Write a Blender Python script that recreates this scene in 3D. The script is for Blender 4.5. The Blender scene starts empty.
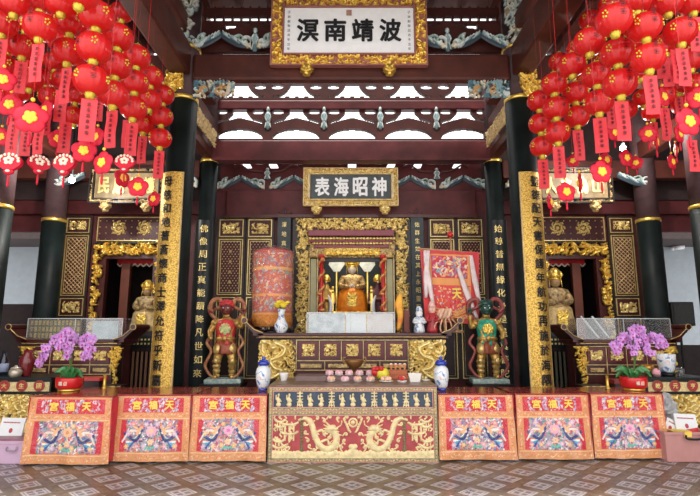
import bpy, math, random
import numpy as np
from mathutils import Vector, Matrix

# ------------------------------------------------------------------ camera
TH = math.radians(9.26); F = 503.0; CX, CZ = -0.02, 1.5
cam_d = bpy.data.cameras.new('camera'); cam_d.sensor_width = 36; cam_d.lens = F*36/700
cam_d.clip_end = 200
cam = bpy.data.objects.new('camera', cam_d); bpy.context.scene.collection.objects.link(cam)
cam.location = (CX, 0, CZ); cam.rotation_euler = (math.pi/2 + TH, 0, 0)
sc = bpy.context.scene; sc.camera = cam
# ------------------------------------------------------------------ world, sun, exposure
w = bpy.data.worlds.new('sky'); sc.world = w; w.use_nodes = True
bg = w.node_tree.nodes['Background']; bg.inputs[0].default_value = (1.0, 0.975, 0.965, 1); bg.inputs[1].default_value = 1.4
sd = bpy.data.lights.new('sun', 'SUN'); sd.energy = 3.0; sd.angle = math.radians(3); sd.color = (1, .96, .9)
sun = bpy.data.objects.new('sun', sd); sc.collection.objects.link(sun)
sun.rotation_euler = (math.radians(22), 0, math.radians(-10))
sc.view_settings.view_transform = 'Standard'; sc.view_settings.look = 'None'
sc.view_settings.exposure = 0.8; sc.view_settings.gamma = 1.0
sc.view_settings.use_curve_mapping = False
sc.cycles.use_denoising = True
sc.cycles.max_bounces = 8; sc.cycles.diffuse_bounces = 4; sc.cycles.transparent_max_bounces = 12
sc.cycles.sample_clamp_indirect = 6
COL = sc.collection
R = math.radians

def at(px, py, Y):
    """world point seen at pixel (px,py) of the 700x496 frame at depth Y"""
    u = (px-350)/F; v = (248-py)/F
    dx, dy, dz = u, math.cos(TH)-v*math.sin(TH), math.sin(TH)+v*math.cos(TH)
    t = Y/dy
    return Vector((CX+dx*t, Y, CZ+dz*t))
def zy(py, Y): return at(350, py, Y).z
def xp(px, py, Y): return at(px, py, Y).x

# ------------------------------------------------------------------ materials
MATS = {}
def new_mat(name):
    m = bpy.data.materials.new(name); m.use_nodes = True; nt = m.node_tree
    return m, nt, nt.nodes['Principled BSDF']
def nth(i): return ['first', 'second', 'third', 'fourth', 'fifth', 'sixth', 'seventh', 'eighth', 'ninth', 'tenth', 'eleventh', 'twelfth', 'thirteenth', 'fourteenth', 'fifteenth', 'sixteenth', 'seventeenth', 'eighteenth', 'nineteenth', 'twentieth', 'twenty-first', 'twenty-second', 'twenty-third', 'twenty-fourth', 'twenty-fifth'][i]
def mat(name, col, rough=.5, metal=0., var=.12, scale=8., bump=0., bscale=40., coat=0., emit=None, es=0., col2=None, spec=.5, alpha=1., trans=0., sub=0.):
    if name in MATS: return MATS[name]
    m, nt, b = new_mat(name); N = nt.nodes; L = nt.links
    tc = N.new('ShaderNodeTexCoord')
    if var > 0 or col2:
        no = N.new('ShaderNodeTexNoise'); no.inputs['Scale'].default_value = scale; no.inputs['Detail'].default_value = 4
        L.new(tc.outputs['Object'], no.inputs['Vector'])
        rp = N.new('ShaderNodeValToRGB'); rp.color_ramp.elements[0].position = .3; rp.color_ramp.elements[1].position = .7
        c2 = col2 or tuple(min(1, c*(1+var)) for c in col); c1 = col if col2 else tuple(c*(1-var) for c in col)
        rp.color_ramp.elements[0].color = (*c1, 1); rp.color_ramp.elements[1].color = (*c2, 1)
        L.new(no.outputs['Fac'], rp.inputs['Fac']); L.new(rp.outputs['Color'], b.inputs['Base Color'])
    else: b.inputs['Base Color'].default_value = (*col, 1)
    b.inputs['Roughness'].default_value = rough; b.inputs['Metallic'].default_value = metal
    b.inputs['Coat Weight'].default_value = coat; b.inputs['Coat Roughness'].default_value = .12
    b.inputs['Specular IOR Level'].default_value = spec
    if bump > 0:
        n2 = N.new('ShaderNodeTexNoise'); n2.inputs['Scale'].default_value = bscale; n2.inputs['Detail'].default_value = 3
        L.new(tc.outputs['Object'], n2.inputs['Vector'])
        bp = N.new('ShaderNodeBump'); bp.inputs['Strength'].default_value = bump; bp.inputs['Distance'].default_value = .02
        L.new(n2.outputs['Fac'], bp.inputs['Height']); L.new(bp.outputs['Normal'], b.inputs['Normal'])
    if emit: b.inputs['Emission Color'].default_value = (*emit, 1); b.inputs['Emission Strength'].default_value = es
    if alpha < 1: b.inputs['Alpha'].default_value = alpha
    if trans: b.inputs['Transmission Weight'].default_value = trans
    MATS[name] = m; return m

def attr_mat(name, rough=.6, coat=0., metal=0., bump=0., bscale=60, spec=.5):
    m, nt, b = new_mat(name); N = nt.nodes; L = nt.links
    a = N.new('ShaderNodeAttribute'); a.attribute_name = 'Col'
    L.new(a.outputs['Color'], b.inputs['Base Color']); b.inputs['Roughness'].default_value = rough
    b.inputs['Coat Weight'].default_value = coat; b.inputs['Metallic'].default_value = metal
    b.inputs['Specular IOR Level'].default_value = spec
    if bump:
        tc = N.new('ShaderNodeTexCoord'); n2 = N.new('ShaderNodeTexNoise'); n2.inputs['Scale'].default_value = bscale
        L.new(tc.outputs['Object'], n2.inputs['Vector'])
        bp = N.new('ShaderNodeBump'); bp.inputs['Strength'].default_value = bump; bp.inputs['Distance'].default_value = .02
        L.new(n2.outputs['Fac'], bp.inputs['Height']); L.new(bp.outputs['Normal'], b.inputs['Normal'])
    MATS[name] = m; return m

def film_mat(name, gloss=.12, tint=(1, 1, 1), rough=.08, bump=.0, bscale=8, milk=0.):
    """clear film or acrylic: mostly see-through with a sheen"""
    m = bpy.data.materials.new(name); m.use_nodes = True; nt = m.node_tree; N = nt.nodes; L = nt.links
    for n in list(N):
        if n.type == 'BSDF_PRINCIPLED': N.remove(n)
    out = [n for n in N if n.type == 'OUTPUT_MATERIAL'][0]
    tr = N.new('ShaderNodeBsdfTransparent'); tr.inputs[0].default_value = (*tint, 1)
    gl = N.new('ShaderNodeBsdfGlossy'); gl.inputs['Roughness'].default_value = rough; gl.inputs[0].default_value = (1, 1, 1, 1)
    df = N.new('ShaderNodeBsdfDiffuse'); df.inputs[0].default_value = (.9, .92, .93, 1)
    mx = N.new('ShaderNodeMixShader'); mx2 = N.new('ShaderNodeMixShader')
    lw = N.new('ShaderNodeLayerWeight'); lw.inputs[0].default_value = .25
    ma = N.new('ShaderNodeMath'); ma.operation = 'MULTIPLY_ADD'; ma.inputs[1].default_value = .45; ma.inputs[2].default_value = gloss
    L.new(lw.outputs['Fresnel'], ma.inputs[0])
    mx2.inputs[0].default_value = milk; L.new(tr.outputs[0], mx2.inputs[1]); L.new(df.outputs[0], mx2.inputs[2])
    L.new(ma.outputs[0], mx.inputs[0]); L.new(mx2.outputs[0], mx.inputs[1]); L.new(gl.outputs[0], mx.inputs[2])
    if bump:
        tc = N.new('ShaderNodeTexCoord'); n2 = N.new('ShaderNodeTexNoise'); n2.inputs['Scale'].default_value = bscale; n2.inputs['Distortion'].default_value = 1.5
        L.new(tc.outputs['Object'], n2.inputs['Vector'])
        bp = N.new('ShaderNodeBump'); bp.inputs['Strength'].default_value = bump; bp.inputs['Distance'].default_value = .05
        L.new(n2.outputs['Fac'], bp.inputs['Height']); L.new(bp.outputs['Normal'], gl.inputs['Normal'])
    L.new(mx.outputs[0], out.inputs[0])
    MATS[name] = m; return m

wood = mat('maroon lacquered wood', (.10, .022, .024), .45, spec=.3, scale=3, var=.35, bump=.12, bscale=14)
wood_b = mat('brown beam wood', (.085, .022, .015), .5, spec=.3, scale=2.5, var=.35, bump=.15, bscale=10)
wood_d = mat('near black wood', (.018, .01, .01), .4, var=.3)
frieze_w = mat('dark brown frieze wood', (.065, .017, .014), .5, spec=.3, scale=3, var=.3)
rosew = mat('rosewood', (.07, .014, .012), .35, var=.3, coat=.08)
creamgold = mat('cream gold paint', (.80, .66, .36), .5, .15, var=.15, scale=20)
gold = mat('gilding', (.95, .62, .13), .3, .75, var=.18, scale=20)
gold_p = mat('pale gilding', (.9, .68, .27), .34, .6, var=.2, scale=20)
gold_d = mat('dull old gilding', (.62, .45, .2), .5, .35, var=.3, scale=18)
black = mat('black lacquer', (.010, .014, .015), .35, var=.2, spec=.3)
colblk = mat('dark green black column lacquer', (.008, .014, .014), .5, var=.5, scale=3, spec=.22)
colbrn = mat('worn purple brown column wood', (.07, .036, .04), .6, var=.35, scale=5, bump=.3, bscale=9)
ink = mat('black ink', (.01, .01, .012), .5, var=0)
white = mat('white paint', (.92, .94, .95), .5, var=.04)
cream = mat('cream paint', (.8, .74, .58), .5, var=.1)
redm = mat('red lacquer', (.62, .015, .02), .35, var=.12, coat=.3)
redtop = mat('dark red table lacquer', (.27, .05, .035), .25, var=.4, scale=5, coat=.5)
attr = attr_mat('painted carving', .5)
attr_cloth = attr_mat('embroidery', .62, bump=.25, bscale=70)
film = film_mat('clear plastic film', .03, rough=.06, bump=1.0, bscale=10)
acrylic = film_mat('clear acrylic', .05, tint=(.96, .98, .98), rough=.02, milk=.05)
tealgn = mat('verdigris green paint', (.05, .3, .24), .45, var=.3, scale=15)

# ------------------------------------------------------------------ mesh builder
_gl = {}
def glyph(ch, bold=.02, res=2):
    k = (ch, bold, res)
    if k not in _gl:
        cu = bpy.data.curves.new('g', 'FONT'); cu.body = ch; cu.offset = bold; cu.resolution_u = res
        o = bpy.data.objects.new('g', cu); COL.objects.link(o)
        dg = bpy.context.evaluated_depsgraph_get(); dg.update()
        m = bpy.data.meshes.new_from_object(o.evaluated_get(dg))
        V = np.array([v.co[:] for v in m.vertices]); Fc = [tuple(p.vertices) for p in m.polygons]
        c = (V.min(0)+V.max(0))/2; V = V-c; V[:, 0] /= max(.6, np.ptp(V[:, 0])); V[:, 1] /= max(.6, np.ptp(V[:, 1]))
        bpy.data.objects.remove(o); bpy.data.curves.remove(cu); bpy.data.meshes.remove(m)
        _gl[k] = (V, Fc)
    return _gl[k]

def BOLD(b): return [(0, 0)] if b <= 0 else [(b*math.cos(q*1.0472), b*math.sin(q*1.0472)) for q in range(6)]
class B:
    def __init__(s): s.v = []; s.f = []; s.m = []; s.c = []
    def add(s, V, Fc, m=0, col=None):
        o = len(s.v); s.v += [tuple(p) for p in V]; s.f += [tuple(i+o for i in q) for q in Fc]; s.m += [m]*len(Fc)
        s.c += [tuple(col) if col is not None else (1, 1, 1)]*len(V)
        return s
    def box(s, x0, x1, y0, y1, z0, z1, m=0, col=None):
        V = [(x, y, z) for z in (z0, z1) for y in (y0, y1) for x in (x0, x1)]
        return s.add(V, [(0, 2, 3, 1), (4, 5, 7, 6), (0, 1, 5, 4), (1, 3, 7, 5), (3, 2, 6, 7), (2, 0, 4, 6)], m, col)
    def cbox(s, cx, cy, cz, w, d, h, m=0): return s.box(cx-w/2, cx+w/2, cy-d/2, cy+d/2, cz, cz+h, m)
    def bar(s, a, b, w, m=0, w2=None, col=None):
        a, b = Vector(a), Vector(b); d = (b-a).normalized()
        u = d.cross(Vector((0, 0, 1))); u = u.normalized() if u.length > .01 else Vector((1, 0, 0)); v = d.cross(u)
        w2 = w2 or w
        V = [p+u*(i*w/2)+v*(j*w2/2) for p in (a, b) for i, j in ((-1, -1), (1, -1), (1, 1), (-1, 1))]
        return s.add(V, [(0, 1, 2, 3), (7, 6, 5, 4), (0, 4, 5, 1), (1, 5, 6, 2), (2, 6, 7, 3), (3, 7, 4, 0)], m, col)
    def lathe(s, prof, n=20, m=0, c=(0, 0, 0), rib=None, ang=(0, 360), sx=1, sy=1, col=None):
        V = []; Fc = []; a0, a1 = R(ang[0]), R(ang[1]); full = abs(ang[1]-ang[0]) >= 359.9; k = n if full else n+1
        for r, z in prof:
            for i in range(k):
                a = a0+(a1-a0)*i/n; q = r*(1+(rib(a) if rib else 0))
                V.append((c[0]+q*math.cos(a)*sx, c[1]+q*math.sin(a)*sy, c[2]+z))
        for j in range(len(prof)-1):
            for i in range(n):
                i2 = (i+1) % k; Fc.append((j*k+i, j*k+i2, (j+1)*k+i2, (j+1)*k+i))
        if full:
            if prof[0][0] > 1e-4: Fc.append(tuple(range(k))[::-1])
            if prof[-1][0] > 1e-4: Fc.append(tuple((len(prof)-1)*k+i for i in range(k)))
        return s.add(V, Fc, m, col)
    def tube(s, pts, r, n=6, m=0, flat=1., col=None, smooth=0):
        P = [Vector(p) for p in pts]
        if smooth: P = [Vector(p) for p in crom(pts, smooth)]
        k = len(P); rr = r if isinstance(r, (list, tuple)) else [r]*k
        if len(rr) != k: rr = list(np.interp(np.linspace(0, 1, k), np.linspace(0, 1, len(rr)), rr))
        V = []; Fc = []; ref = Vector((0, 1, 0))
        for i, p in enumerate(P):
            d = (P[min(i+1, k-1)]-P[max(i-1, 0)]).normalized()
            u = d.cross(ref); u = u.normalized() if u.length > .05 else d.cross(Vector((1, 0, 0))).normalized(); v = d.cross(u).normalized()
            for j in range(n):
                a = 2*math.pi*j/n; V.append(p+u*math.cos(a)*rr[i]+v*math.sin(a)*rr[i]*flat)
        for i in range(k-1):
            for j in range(n): Fc.append((i*n+j, i*n+(j+1) % n, (i+1)*n+(j+1) % n, (i+1)*n+j))
        Fc.append(tuple(range(n))[::-1]); Fc.append(tuple((k-1)*n+j for j in range(n)))
        return s.add(V, Fc, m, col)
    def ell(s, c, r, m=0, nu=12, nv=8, rot=None, col=None):
        r = (r, r, r) if not isinstance(r, (tuple, list)) else r; V = []; Fc = []
        M = Matrix.Identity(3) if rot is None else Matrix.Rotation(rot[0], 3, 'X') @ Matrix.Rotation(rot[1], 3, 'Y') @ Matrix.Rotation(rot[2], 3, 'Z')
        for j in range(nv+1):
            t = math.pi*j/nv-math.pi/2
            for i in range(nu):
                a = 2*math.pi*i/nu; p = M @ Vector((r[0]*math.cos(t)*math.cos(a), r[1]*math.cos(t)*math.sin(a), r[2]*math.sin(t)))
                V.append((c[0]+p.x, c[1]+p.y, c[2]+p.z))
        for j in range(nv):
            for i in range(nu): Fc.append((j*nu+i, j*nu+(i+1) % nu, (j+1)*nu+(i+1) % nu, (j+1)*nu+i))
        return s.add(V, Fc, m, col)
    def prism(s, poly, y0, y1, m=0, col=None):
        n = len(poly); V = [(x, y0, z) for x, z in poly]+[(x, y1, z) for x, z in poly]
        return s.add(V, [tuple(range(n)), tuple(range(2*n-1, n-1, -1))]+[(i, i+n, (i+1) % n+n, (i+1) % n) for i in range(n)], m, col)
    def text(s, ch, cx, y, cz, w, h, m=0, bold=.02, slant=0., d=.0, col=None, rot=0):
        V, Fc = glyph(ch, 0)
        for q_, (dx, dz) in enumerate(BOLD(bold)): s._t(V, Fc, cx+dx*w, y-.0012*q_, cz+dz*h, w*(1-2*bold), h*(1-2*bold), m, slant, col, rot)
        return s
    def _t(s, V, Fc, cx, y, cz, w, h, m, slant, col, rot):
        W = []
        for a, b, _ in V:
            x, z = a*w+b*slant*w, b*h

            if rot: x, z = x*math.cos(rot)-z*math.sin(rot), x*math.sin(rot)+z*math.cos(rot)
            W.append((cx+x, y, cz+z))
        return s.add(W, Fc, m, col)
    def ctext(s, ch, ang, rad, cz, w, h, m=0, bold=.02, c=(0, 0)):
        V, Fc = glyph(ch, 0)
        for q_, (dx, dz) in enumerate(BOLD(bold)):
            W = []; rad += .0012 if q_ else 0
            for a, b, _ in V:
                t = ang+(a*(1-2*bold)+dx)*w/rad; W.append((c[0]+rad*math.sin(t), c[1]-rad*math.cos(t), cz+(b*(1-2*bold)+dz)*h))
            s.add(W, Fc, m)
        return s
    def frame(s, x0, x1, z0, z1, y0, y1, t, m=0):
        s.box(x0, x1, y0, y1, z0, z0+t, m); s.box(x0, x1, y0, y1, z1-t, z1, m)
        s.box(x0, x0+t, y0, y1, z0+t, z1-t, m); s.box(x1-t, x1, y0, y1, z0+t, z1-t, m); return s
    def build(s, name, mats, parent=None, loc=None, rz=0, smooth=False, usecol=False, bevel=0):
        me = bpy.data.meshes.new(name); me.from_pydata(s.v, [], s.f)
        mats = mats if isinstance(mats, (list, tuple)) else [mats]
        for m in mats: me.materials.append(m)
        if len(mats) > 1: me.polygons.foreach_set('material_index', s.m)
        if smooth: me.shade_smooth() if hasattr(me, 'shade_smooth') else None
        if usecol:
            a = me.color_attributes.new('Col', 'FLOAT_COLOR', 'POINT')
            a.data.foreach_set('color', np.hstack([np.array(s.c, dtype=np.float32), np.ones((len(s.c), 1), np.float32)]).ravel())
        me.update()
        o = bpy.data.objects.new(name, me); COL.objects.link(o)
        if parent: o.parent = parent
        if loc is not None: o.location = loc
        if rz: o.rotation_euler.z = rz
        if smooth == 'auto':
            pass
        if bevel:
            b = o.modifiers.new('bevel', 'BEVEL'); b.width = bevel; b.segments = 2; b.limit_method = 'ANGLE'
        return o

def crom(pts, k=4):
    P = [np.array(p, float) for p in pts]; out = []
    for i in range(len(P)-1):
        p0 = P[max(i-1, 0)]; p1 = P[i]; p2 = P[i+1]; p3 = P[min(i+2, len(P)-1)]
        for j in range(k):
            t = j/k; out.append(.5*((2*p1)+(-p0+p2)*t+(2*p0-5*p1+4*p2-p3)*t*t+(-p0+3*p1-3*p2+p3)*t**3))
    out.append(P[-1]); return out

def tag(o, label, cat, group=None, kind=None):
    if label: o['label'] = label
    if cat: o['category'] = cat
    if group: o['group'] = group
    if kind: o['kind'] = kind
    return o
def thing(name, label, cat, loc=(0, 0, 0), rz=0, group=None, kind=None):
    o = bpy.data.objects.new(name, None); COL.objects.link(o); o.empty_display_size = .05
    o.location = loc; o.rotation_euler.z = rz; return tag(o, label, cat, group, kind)
def struct(o): o['kind'] = 'structure'; return o
KIDS = {}
def dup(root, loc=None, rz=None, label=None, group=None):
    def cp(o, par):
        c = o.copy(); COL.objects.link(c)
        if par: c.parent = par
        for ch in list(o.children): cp(ch, c)
        return c
    c = cp(root, None)
    if loc is not None: c.location = loc
    if rz is not None: c.rotation_euler.z = rz
    if label: c['label'] = label
    if group: c['group'] = group
    return c

# ------------------------------------------------------------------ drawing canvas -> carved reliefs and embroidery
class Cv:
    """a drawing w x h metres; x centred, z from 0"""
    def __init__(s, w, h, res=.01, bgc=(0, 0, 0)):
        s.w, s.h = w, h; s.nx = max(3, int(round(w/res))+1); s.nz = max(3, int(round(h/res))+1)
        s.xs = np.linspace(-w/2, w/2, s.nx); s.zs = np.linspace(0, h, s.nz); s.X, s.Z = np.meshgrid(s.xs, s.zs)
        s.H = np.zeros((s.nz, s.nx)); s.C = np.zeros((s.nz, s.nx, 3)); s.C[:] = bgc; s.sym = False; s.res = res
    def _win(s, x0, x1, z0, z1):
        i0 = max(0, int((x0+s.w/2)/s.w*(s.nx-1))-1); i1 = min(s.nx, int((x1+s.w/2)/s.w*(s.nx-1))+3)
        j0 = max(0, int(z0/s.h*(s.nz-1))-1); j1 = min(s.nz, int(z1/s.h*(s.nz-1))+3)
        return (slice(j0, j1), slice(i0, i1)) if i1 > i0 and j1 > j0 else None
    def _put(s, sl, q, col, h):
        m = q < 1; hh = h*np.sqrt(np.clip(1-q*q, 0, 1))
        if h > 0: s.H[sl] = np.where(m, np.maximum(s.H[sl], hh), s.H[sl])
        elif h < 0: s.H[sl] = np.where(m, 0, s.H[sl])
        if col is not None: s.C[sl][m] = col
    def ell(s, cx, cz, rx, rz, ang=0, col=None, h=.01, nosym=False):
        for sg in ((1, -1) if s.sym and not nosym else (1,)):
            c, a = cx*sg, ang*sg; R_ = max(rx, rz); sl = s._win(c-R_, c+R_, cz-R_, cz+R_)
            if not sl: continue
            dx = s.X[sl]-c; dz = s.Z[sl]-cz; u = dx*math.cos(a)+dz*math.sin(a); v = -dx*math.sin(a)+dz*math.cos(a)
            s._put(sl, np.sqrt((u/rx)**2+(v/rz)**2), col, h)
    def stroke(s, pts, w0, w1=None, col=None, h=.01, sm=4, nosym=False):
        w1 = w0 if w1 is None else w1; P = crom(pts, sm) if sm and len(pts) > 2 else [np.array(p, float) for p in pts]
        n = len(P)-1
        for sg in ((1, -1) if s.sym and not nosym else (1,)):
            for i in range(n):
                a = P[i]*[sg, 1]; b = P[i+1]*[sg, 1]; ra = w0+(w1-w0)*i/n; rb = w0+(w1-w0)*(i+1)/n; rm = max(ra, rb)
                sl = s._win(min(a[0], b[0])-rm, max(a[0], b[0])+rm, min(a[1], b[1])-rm, max(a[1], b[1])+rm)
                if not sl: continue
                d = b-a; L2 = max(1e-12, d@d); t = np.clip(((s.X[sl]-a[0])*d[0]+(s.Z[sl]-a[1])*d[1])/L2, 0, 1)
                dist = np.hypot(s.X[sl]-a[0]-t*d[0], s.Z[sl]-a[1]-t*d[1]); s._put(sl, dist/(ra+(rb-ra)*t), col, h)
    def rect(s, x0, x1, z0, z1, col=None, h=.01, nosym=False):
        for sg in ((1, -1) if s.sym and not nosym else (1,)):
            a, b = sorted((x0*sg, x1*sg)); m = (s.X >= a) & (s.X <= b) & (s.Z >= z0) & (s.Z <= z1)
            if h > 0: s.H[m] = np.maximum(s.H[m], h)
            elif h < 0: s.H[m] = 0
            if col is not None: s.C[m] = col
    def spiral(s, x, z, r, a0, turn, w, col=None, h=.01, tail=1.):
        P = []; n = 14
        for i in range(n):
            t = i/(n-1); rr = r*(1-t*.85); a = a0+turn*t; P.append((x+rr*math.cos(a), z+rr*math.sin(a)))
        if tail:
            d = (-math.sin(a0)*np.sign(turn), math.cos(a0)*np.sign(turn)); P.insert(0, (P[0][0]-d[0]*r*tail, P[0][1]-d[1]*r*tail))
        s.stroke(P, w*1.1, w*.6, col, h, sm=2); s.ell(P[-1][0], P[-1][1], w*1.3, w*1.3, 0, col, h*1.2)
    def scrolls(s, size, seed, col=None, h=.012, reg=None, dens=1., sp=1.45, cols=None):
        rnd = random.Random(seed); st = size*sp/math.sqrt(dens)
        x = (0 if s.sym else -s.w/2)+st*.4
        while x < s.w/2:
            z = st*.4
            while z < s.h:
                cx = x+rnd.uniform(-.3, .3)*st; cz = z+rnd.uniform(-.3, .3)*st
                if reg is None or reg(cx, cz):
                    c = rnd.choice(cols) if cols else col
                    k = rnd.random(); a = rnd.uniform(0, 6.28); sg = rnd.choice((-1, 1))
                    s.spiral(cx, cz, size*rnd.uniform(.5, .8), a, sg*rnd.uniform(4, 7), size*.15, c, h*rnd.uniform(.7, 1.2), tail=rnd.uniform(.6, 1.2))
                    for q in range(2):
                        b = rnd.uniform(0, 6.28); s.ell(cx+math.cos(b)*size*.8, cz+math.sin(b)*size*.8, size*.34, size*.15, b, c, h)
                    if k < .25:
                        for q in range(5): s.ell(cx+math.cos(q*1.257)*size*.22, cz+math.sin(q*1.257)*size*.22, size*.2, size*.2, 0, c, h*1.3)
                z += st
            x += st
    def relief(s, name, m, parent=None, loc=(0, 0, 0), usecol=False, smooth=True, rz=0, wrap=None):
        """raised carving, its back at y=0 (towards -y is the front)"""
        Hc = s.H; Q = (Hc[:-1, :-1] > 0) | (Hc[1:, :-1] > 0) | (Hc[:-1, 1:] > 0) | (Hc[1:, 1:] > 0)
        use = np.zeros(Hc.shape, bool); use[:-1, :-1] |= Q; use[1:, :-1] |= Q; use[:-1, 1:] |= Q; use[1:, 1:] |= Q
        idx = -np.ones(Hc.shape, int); idx[use] = np.arange(use.sum())
        V = np.stack([s.X[use], -Hc[use], s.Z[use]], 1)
        if wrap: V = np.array([wrap(*p) for p in V])
        j, i = np.nonzero(Q); Fc = np.stack([idx[j, i], idx[j, i+1], idx[j+1, i+1], idx[j+1, i]], 1)
        b = B(); b.v = V.tolist(); b.f = Fc.tolist(); b.c = s.C[use].tolist(); b.m = [0]*len(b.f)
        return b.build(name, m, parent, loc, rz, smooth=smooth, usecol=usecol)
    def pierced(s, name, m, thick, parent=None, loc=(0, 0, 0)):
        """a board with the H==0 cells cut right through"""
        S = s.H > 0; Q = S[:-1, :-1] & S[1:, :-1] & S[:-1, 1:] & S[1:, 1:]
        n = S.size; idx = np.arange(n).reshape(S.shape)
        V = np.vstack([np.stack([s.X.ravel(), np.zeros(n), s.Z.ravel()], 1), np.stack([s.X.ravel(), np.full(n, thick), s.Z.ravel()], 1)])
        j, i = np.nonzero(Q); a, b_, c, d = idx[j, i], idx[j, i+1], idx[j+1, i+1], idx[j+1, i]
        fs = [np.stack([a, b_, c, d], 1), np.stack([d, c, b_, a], 1)+n]
        Qp = np.pad(Q, 1)
        for dj, di, (e0, e1) in ((-1, 0, (0, 1)), (1, 0, (2, 3)), (0, -1, (3, 0)), (0, 1, (1, 2))):
            nb = Qp[1+dj:1+dj+Q.shape[0], 1+di:1+di+Q.shape[1]]; jj, ii = np.nonzero(Q & ~nb)
            cs = [idx[jj, ii], idx[jj, ii+1], idx[jj+1, ii+1], idx[jj+1, ii]]; p, q = cs[e0], cs[e1]
            fs.append(np.stack([q, p, p+n, q+n], 1))
        Fc = np.vstack(fs); used = np.unique(Fc); re = np.zeros(2*n, int); re[used] = np.arange(len(used))
        b = B(); b.v = V[used].tolist(); b.f = re[Fc].tolist(); b.m = [0]*len(b.f); b.c = [(1, 1, 1)]*len(b.v)
        return b.build(name, m, parent, loc)
    def sheet(s, name, m, parent=None, loc=(0, 0, 0), fn=None, rz=0):
        """the whole drawing as a cloth; fn(x,z)->(x,y,z)"""
        n = s.X.size; x, z = s.X.ravel(), s.Z.ravel(); y = -s.H.ravel()
        if fn is not None:
            x, y2, z = fn(x, z); y = y+y2
        idx = np.arange(n).reshape(s.X.shape); Fc = np.stack([idx[:-1, :-1], idx[:-1, 1:], idx[1:, 1:], idx[1:, :-1]], -1).reshape(-1, 4)
        b = B(); b.v = np.stack([x, y, z], 1).tolist(); b.f = Fc.tolist(); b.m = [0]*len(b.f); b.c = s.C.reshape(-1, 3).tolist()
        return b.build(name, m, parent, loc, rz, smooth=True, usecol=True)

# ------------------------------------------------------------------ main distances
YF, YB, YW = 7.2, 8.7, 9.3          # front columns, rear columns, carved wall
XI, XO = 2.55, 5.2                  # inner and outer columns
# ================================================================== THE SETTING
def floor_mat():
    m, nt, b = new_mat('floor tiles'); N = nt.nodes; L = nt.links
    tc = N.new('ShaderNodeTexCoord'); mp = N.new('ShaderNodeMapping'); mp.inputs['Rotation'].default_value = (0, 0, R(45)); 
    s = 1/.322; mp.inputs['Scale'].default_value = (s, s, s); L.new(tc.outputs['Object'], mp.inputs['Vector'])
    sx = N.new('ShaderNodeSeparateXYZ'); L.new(mp.outputs[0], sx.inputs[0])
    def M(op, a, c=None, cl=False):
        n = N.new('ShaderNodeMath'); n.operation = op; n.use_clamp = cl
        for i, q in enumerate((a, c)):
            if q is None: continue
            if isinstance(q, (int, float)): n.inputs[i].default_value = q
            else: L.new(q, n.inputs[i])
        return n.outputs[0]
    def cen(o): return M('ABSOLUTE', M('SUBTRACT', M('FRACT', o), .5))
    u, v = cen(sx.outputs[0]), cen(sx.outputs[1])
    mx = M('MAXIMUM', u, v); mn = M('MINIMUM', u, v); sm = M('ADD', u, v)
    inner = M('LESS_THAN', mx, .34)                      # light tile inside the brown lattice
    core = M('LESS_THAN', mx, .2)
    dia = M('MULTIPLY', M('GREATER_THAN', mx, .25), M('LESS_THAN', mx, .275))
    cross = M('MULTIPLY', M('LESS_THAN', mn, .035), core)
    line = M('MULTIPLY', M('GREATER_THAN', mx, .335), M('LESS_THAN', mx, .352))
    no = N.new('ShaderNodeTexNoise'); no.inputs['Scale'].default_value = 14; no.inputs['Detail'].default_value = 5; L.new(tc.outputs['Object'], no.inputs['Vector'])
    n3 = N.new('ShaderNodeTexNoise'); n3.inputs['Scale'].default_value = 1.3; n3.inputs['Detail'].default_value = 3; L.new(tc.outputs['Object'], n3.inputs['Vector'])
    def ramp(f, c1, c2):
        r = N.new('ShaderNodeValToRGB'); r.color_ramp.elements[0].position = .35; r.color_ramp.elements[1].position = .65
        r.color_ramp.elements[0].color = (*c1, 1); r.color_ramp.elements[1].color = (*c2, 1); L.new(f, r.inputs[0]); return r.outputs[0]
    def mixc(f, a, c):
        n = N.new('ShaderNodeMix'); n.data_type = 'RGBA'; L.new(f, n.inputs[0])
        for i, q in ((6, a), (7, c)):
            if isinstance(q, tuple): n.inputs[i].default_value = (*q, 1)
            else: L.new(q, n.inputs[i])
        return n.outputs[2]
    brown = ramp(no.outputs[0], (.09, .07, .052), (.17, .13, .09))
    cream_ = ramp(no.outputs[0], (.33, .33, .33), (.48, .47, .46))
    vio = ramp(no.outputs[0], (.10, .09, .115), (.17, .15, .17))
    c = mixc(dia, cream_, vio); c = mixc(core, c, vio); c = mixc(cross, c, cream_); c = mixc(inner, brown, c); c = mixc(line, c, (.07, .05, .04))
    L.new(c, b.inputs['Base Color'])
    rr = N.new('ShaderNodeMapRange'); rr.inputs[3].default_value = .16; rr.inputs[4].default_value = .5; L.new(n3.outputs[0], rr.inputs[0]); L.new(rr.outputs[0], b.inputs['Roughness'])
    bp = N.new('ShaderNodeBump'); bp.inputs['Strength'].default_value = .12; bp.inputs['Distance'].default_value = .01; L.new(no.outputs[0], bp.inputs['Height']); L.new(bp.outputs[0], b.inputs['Normal'])
    return m
b = B(); b.box(-8, 8, 2.2, 13, -.2, 0); struct(b.build('floor', floor_mat()))
b = B(); b.box(-14, 14, -14, 2.2, -.35, -.02); struct(b.build('ground', mat('pale courtyard granite', (.45, .42, .38), .7, scale=2)))
wallw = mat('white limewashed wall', (.26, .30, .33), .8, var=.06)
dark = mat('dark interior boards', (.03, .016, .016), .7, var=.3)

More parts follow.
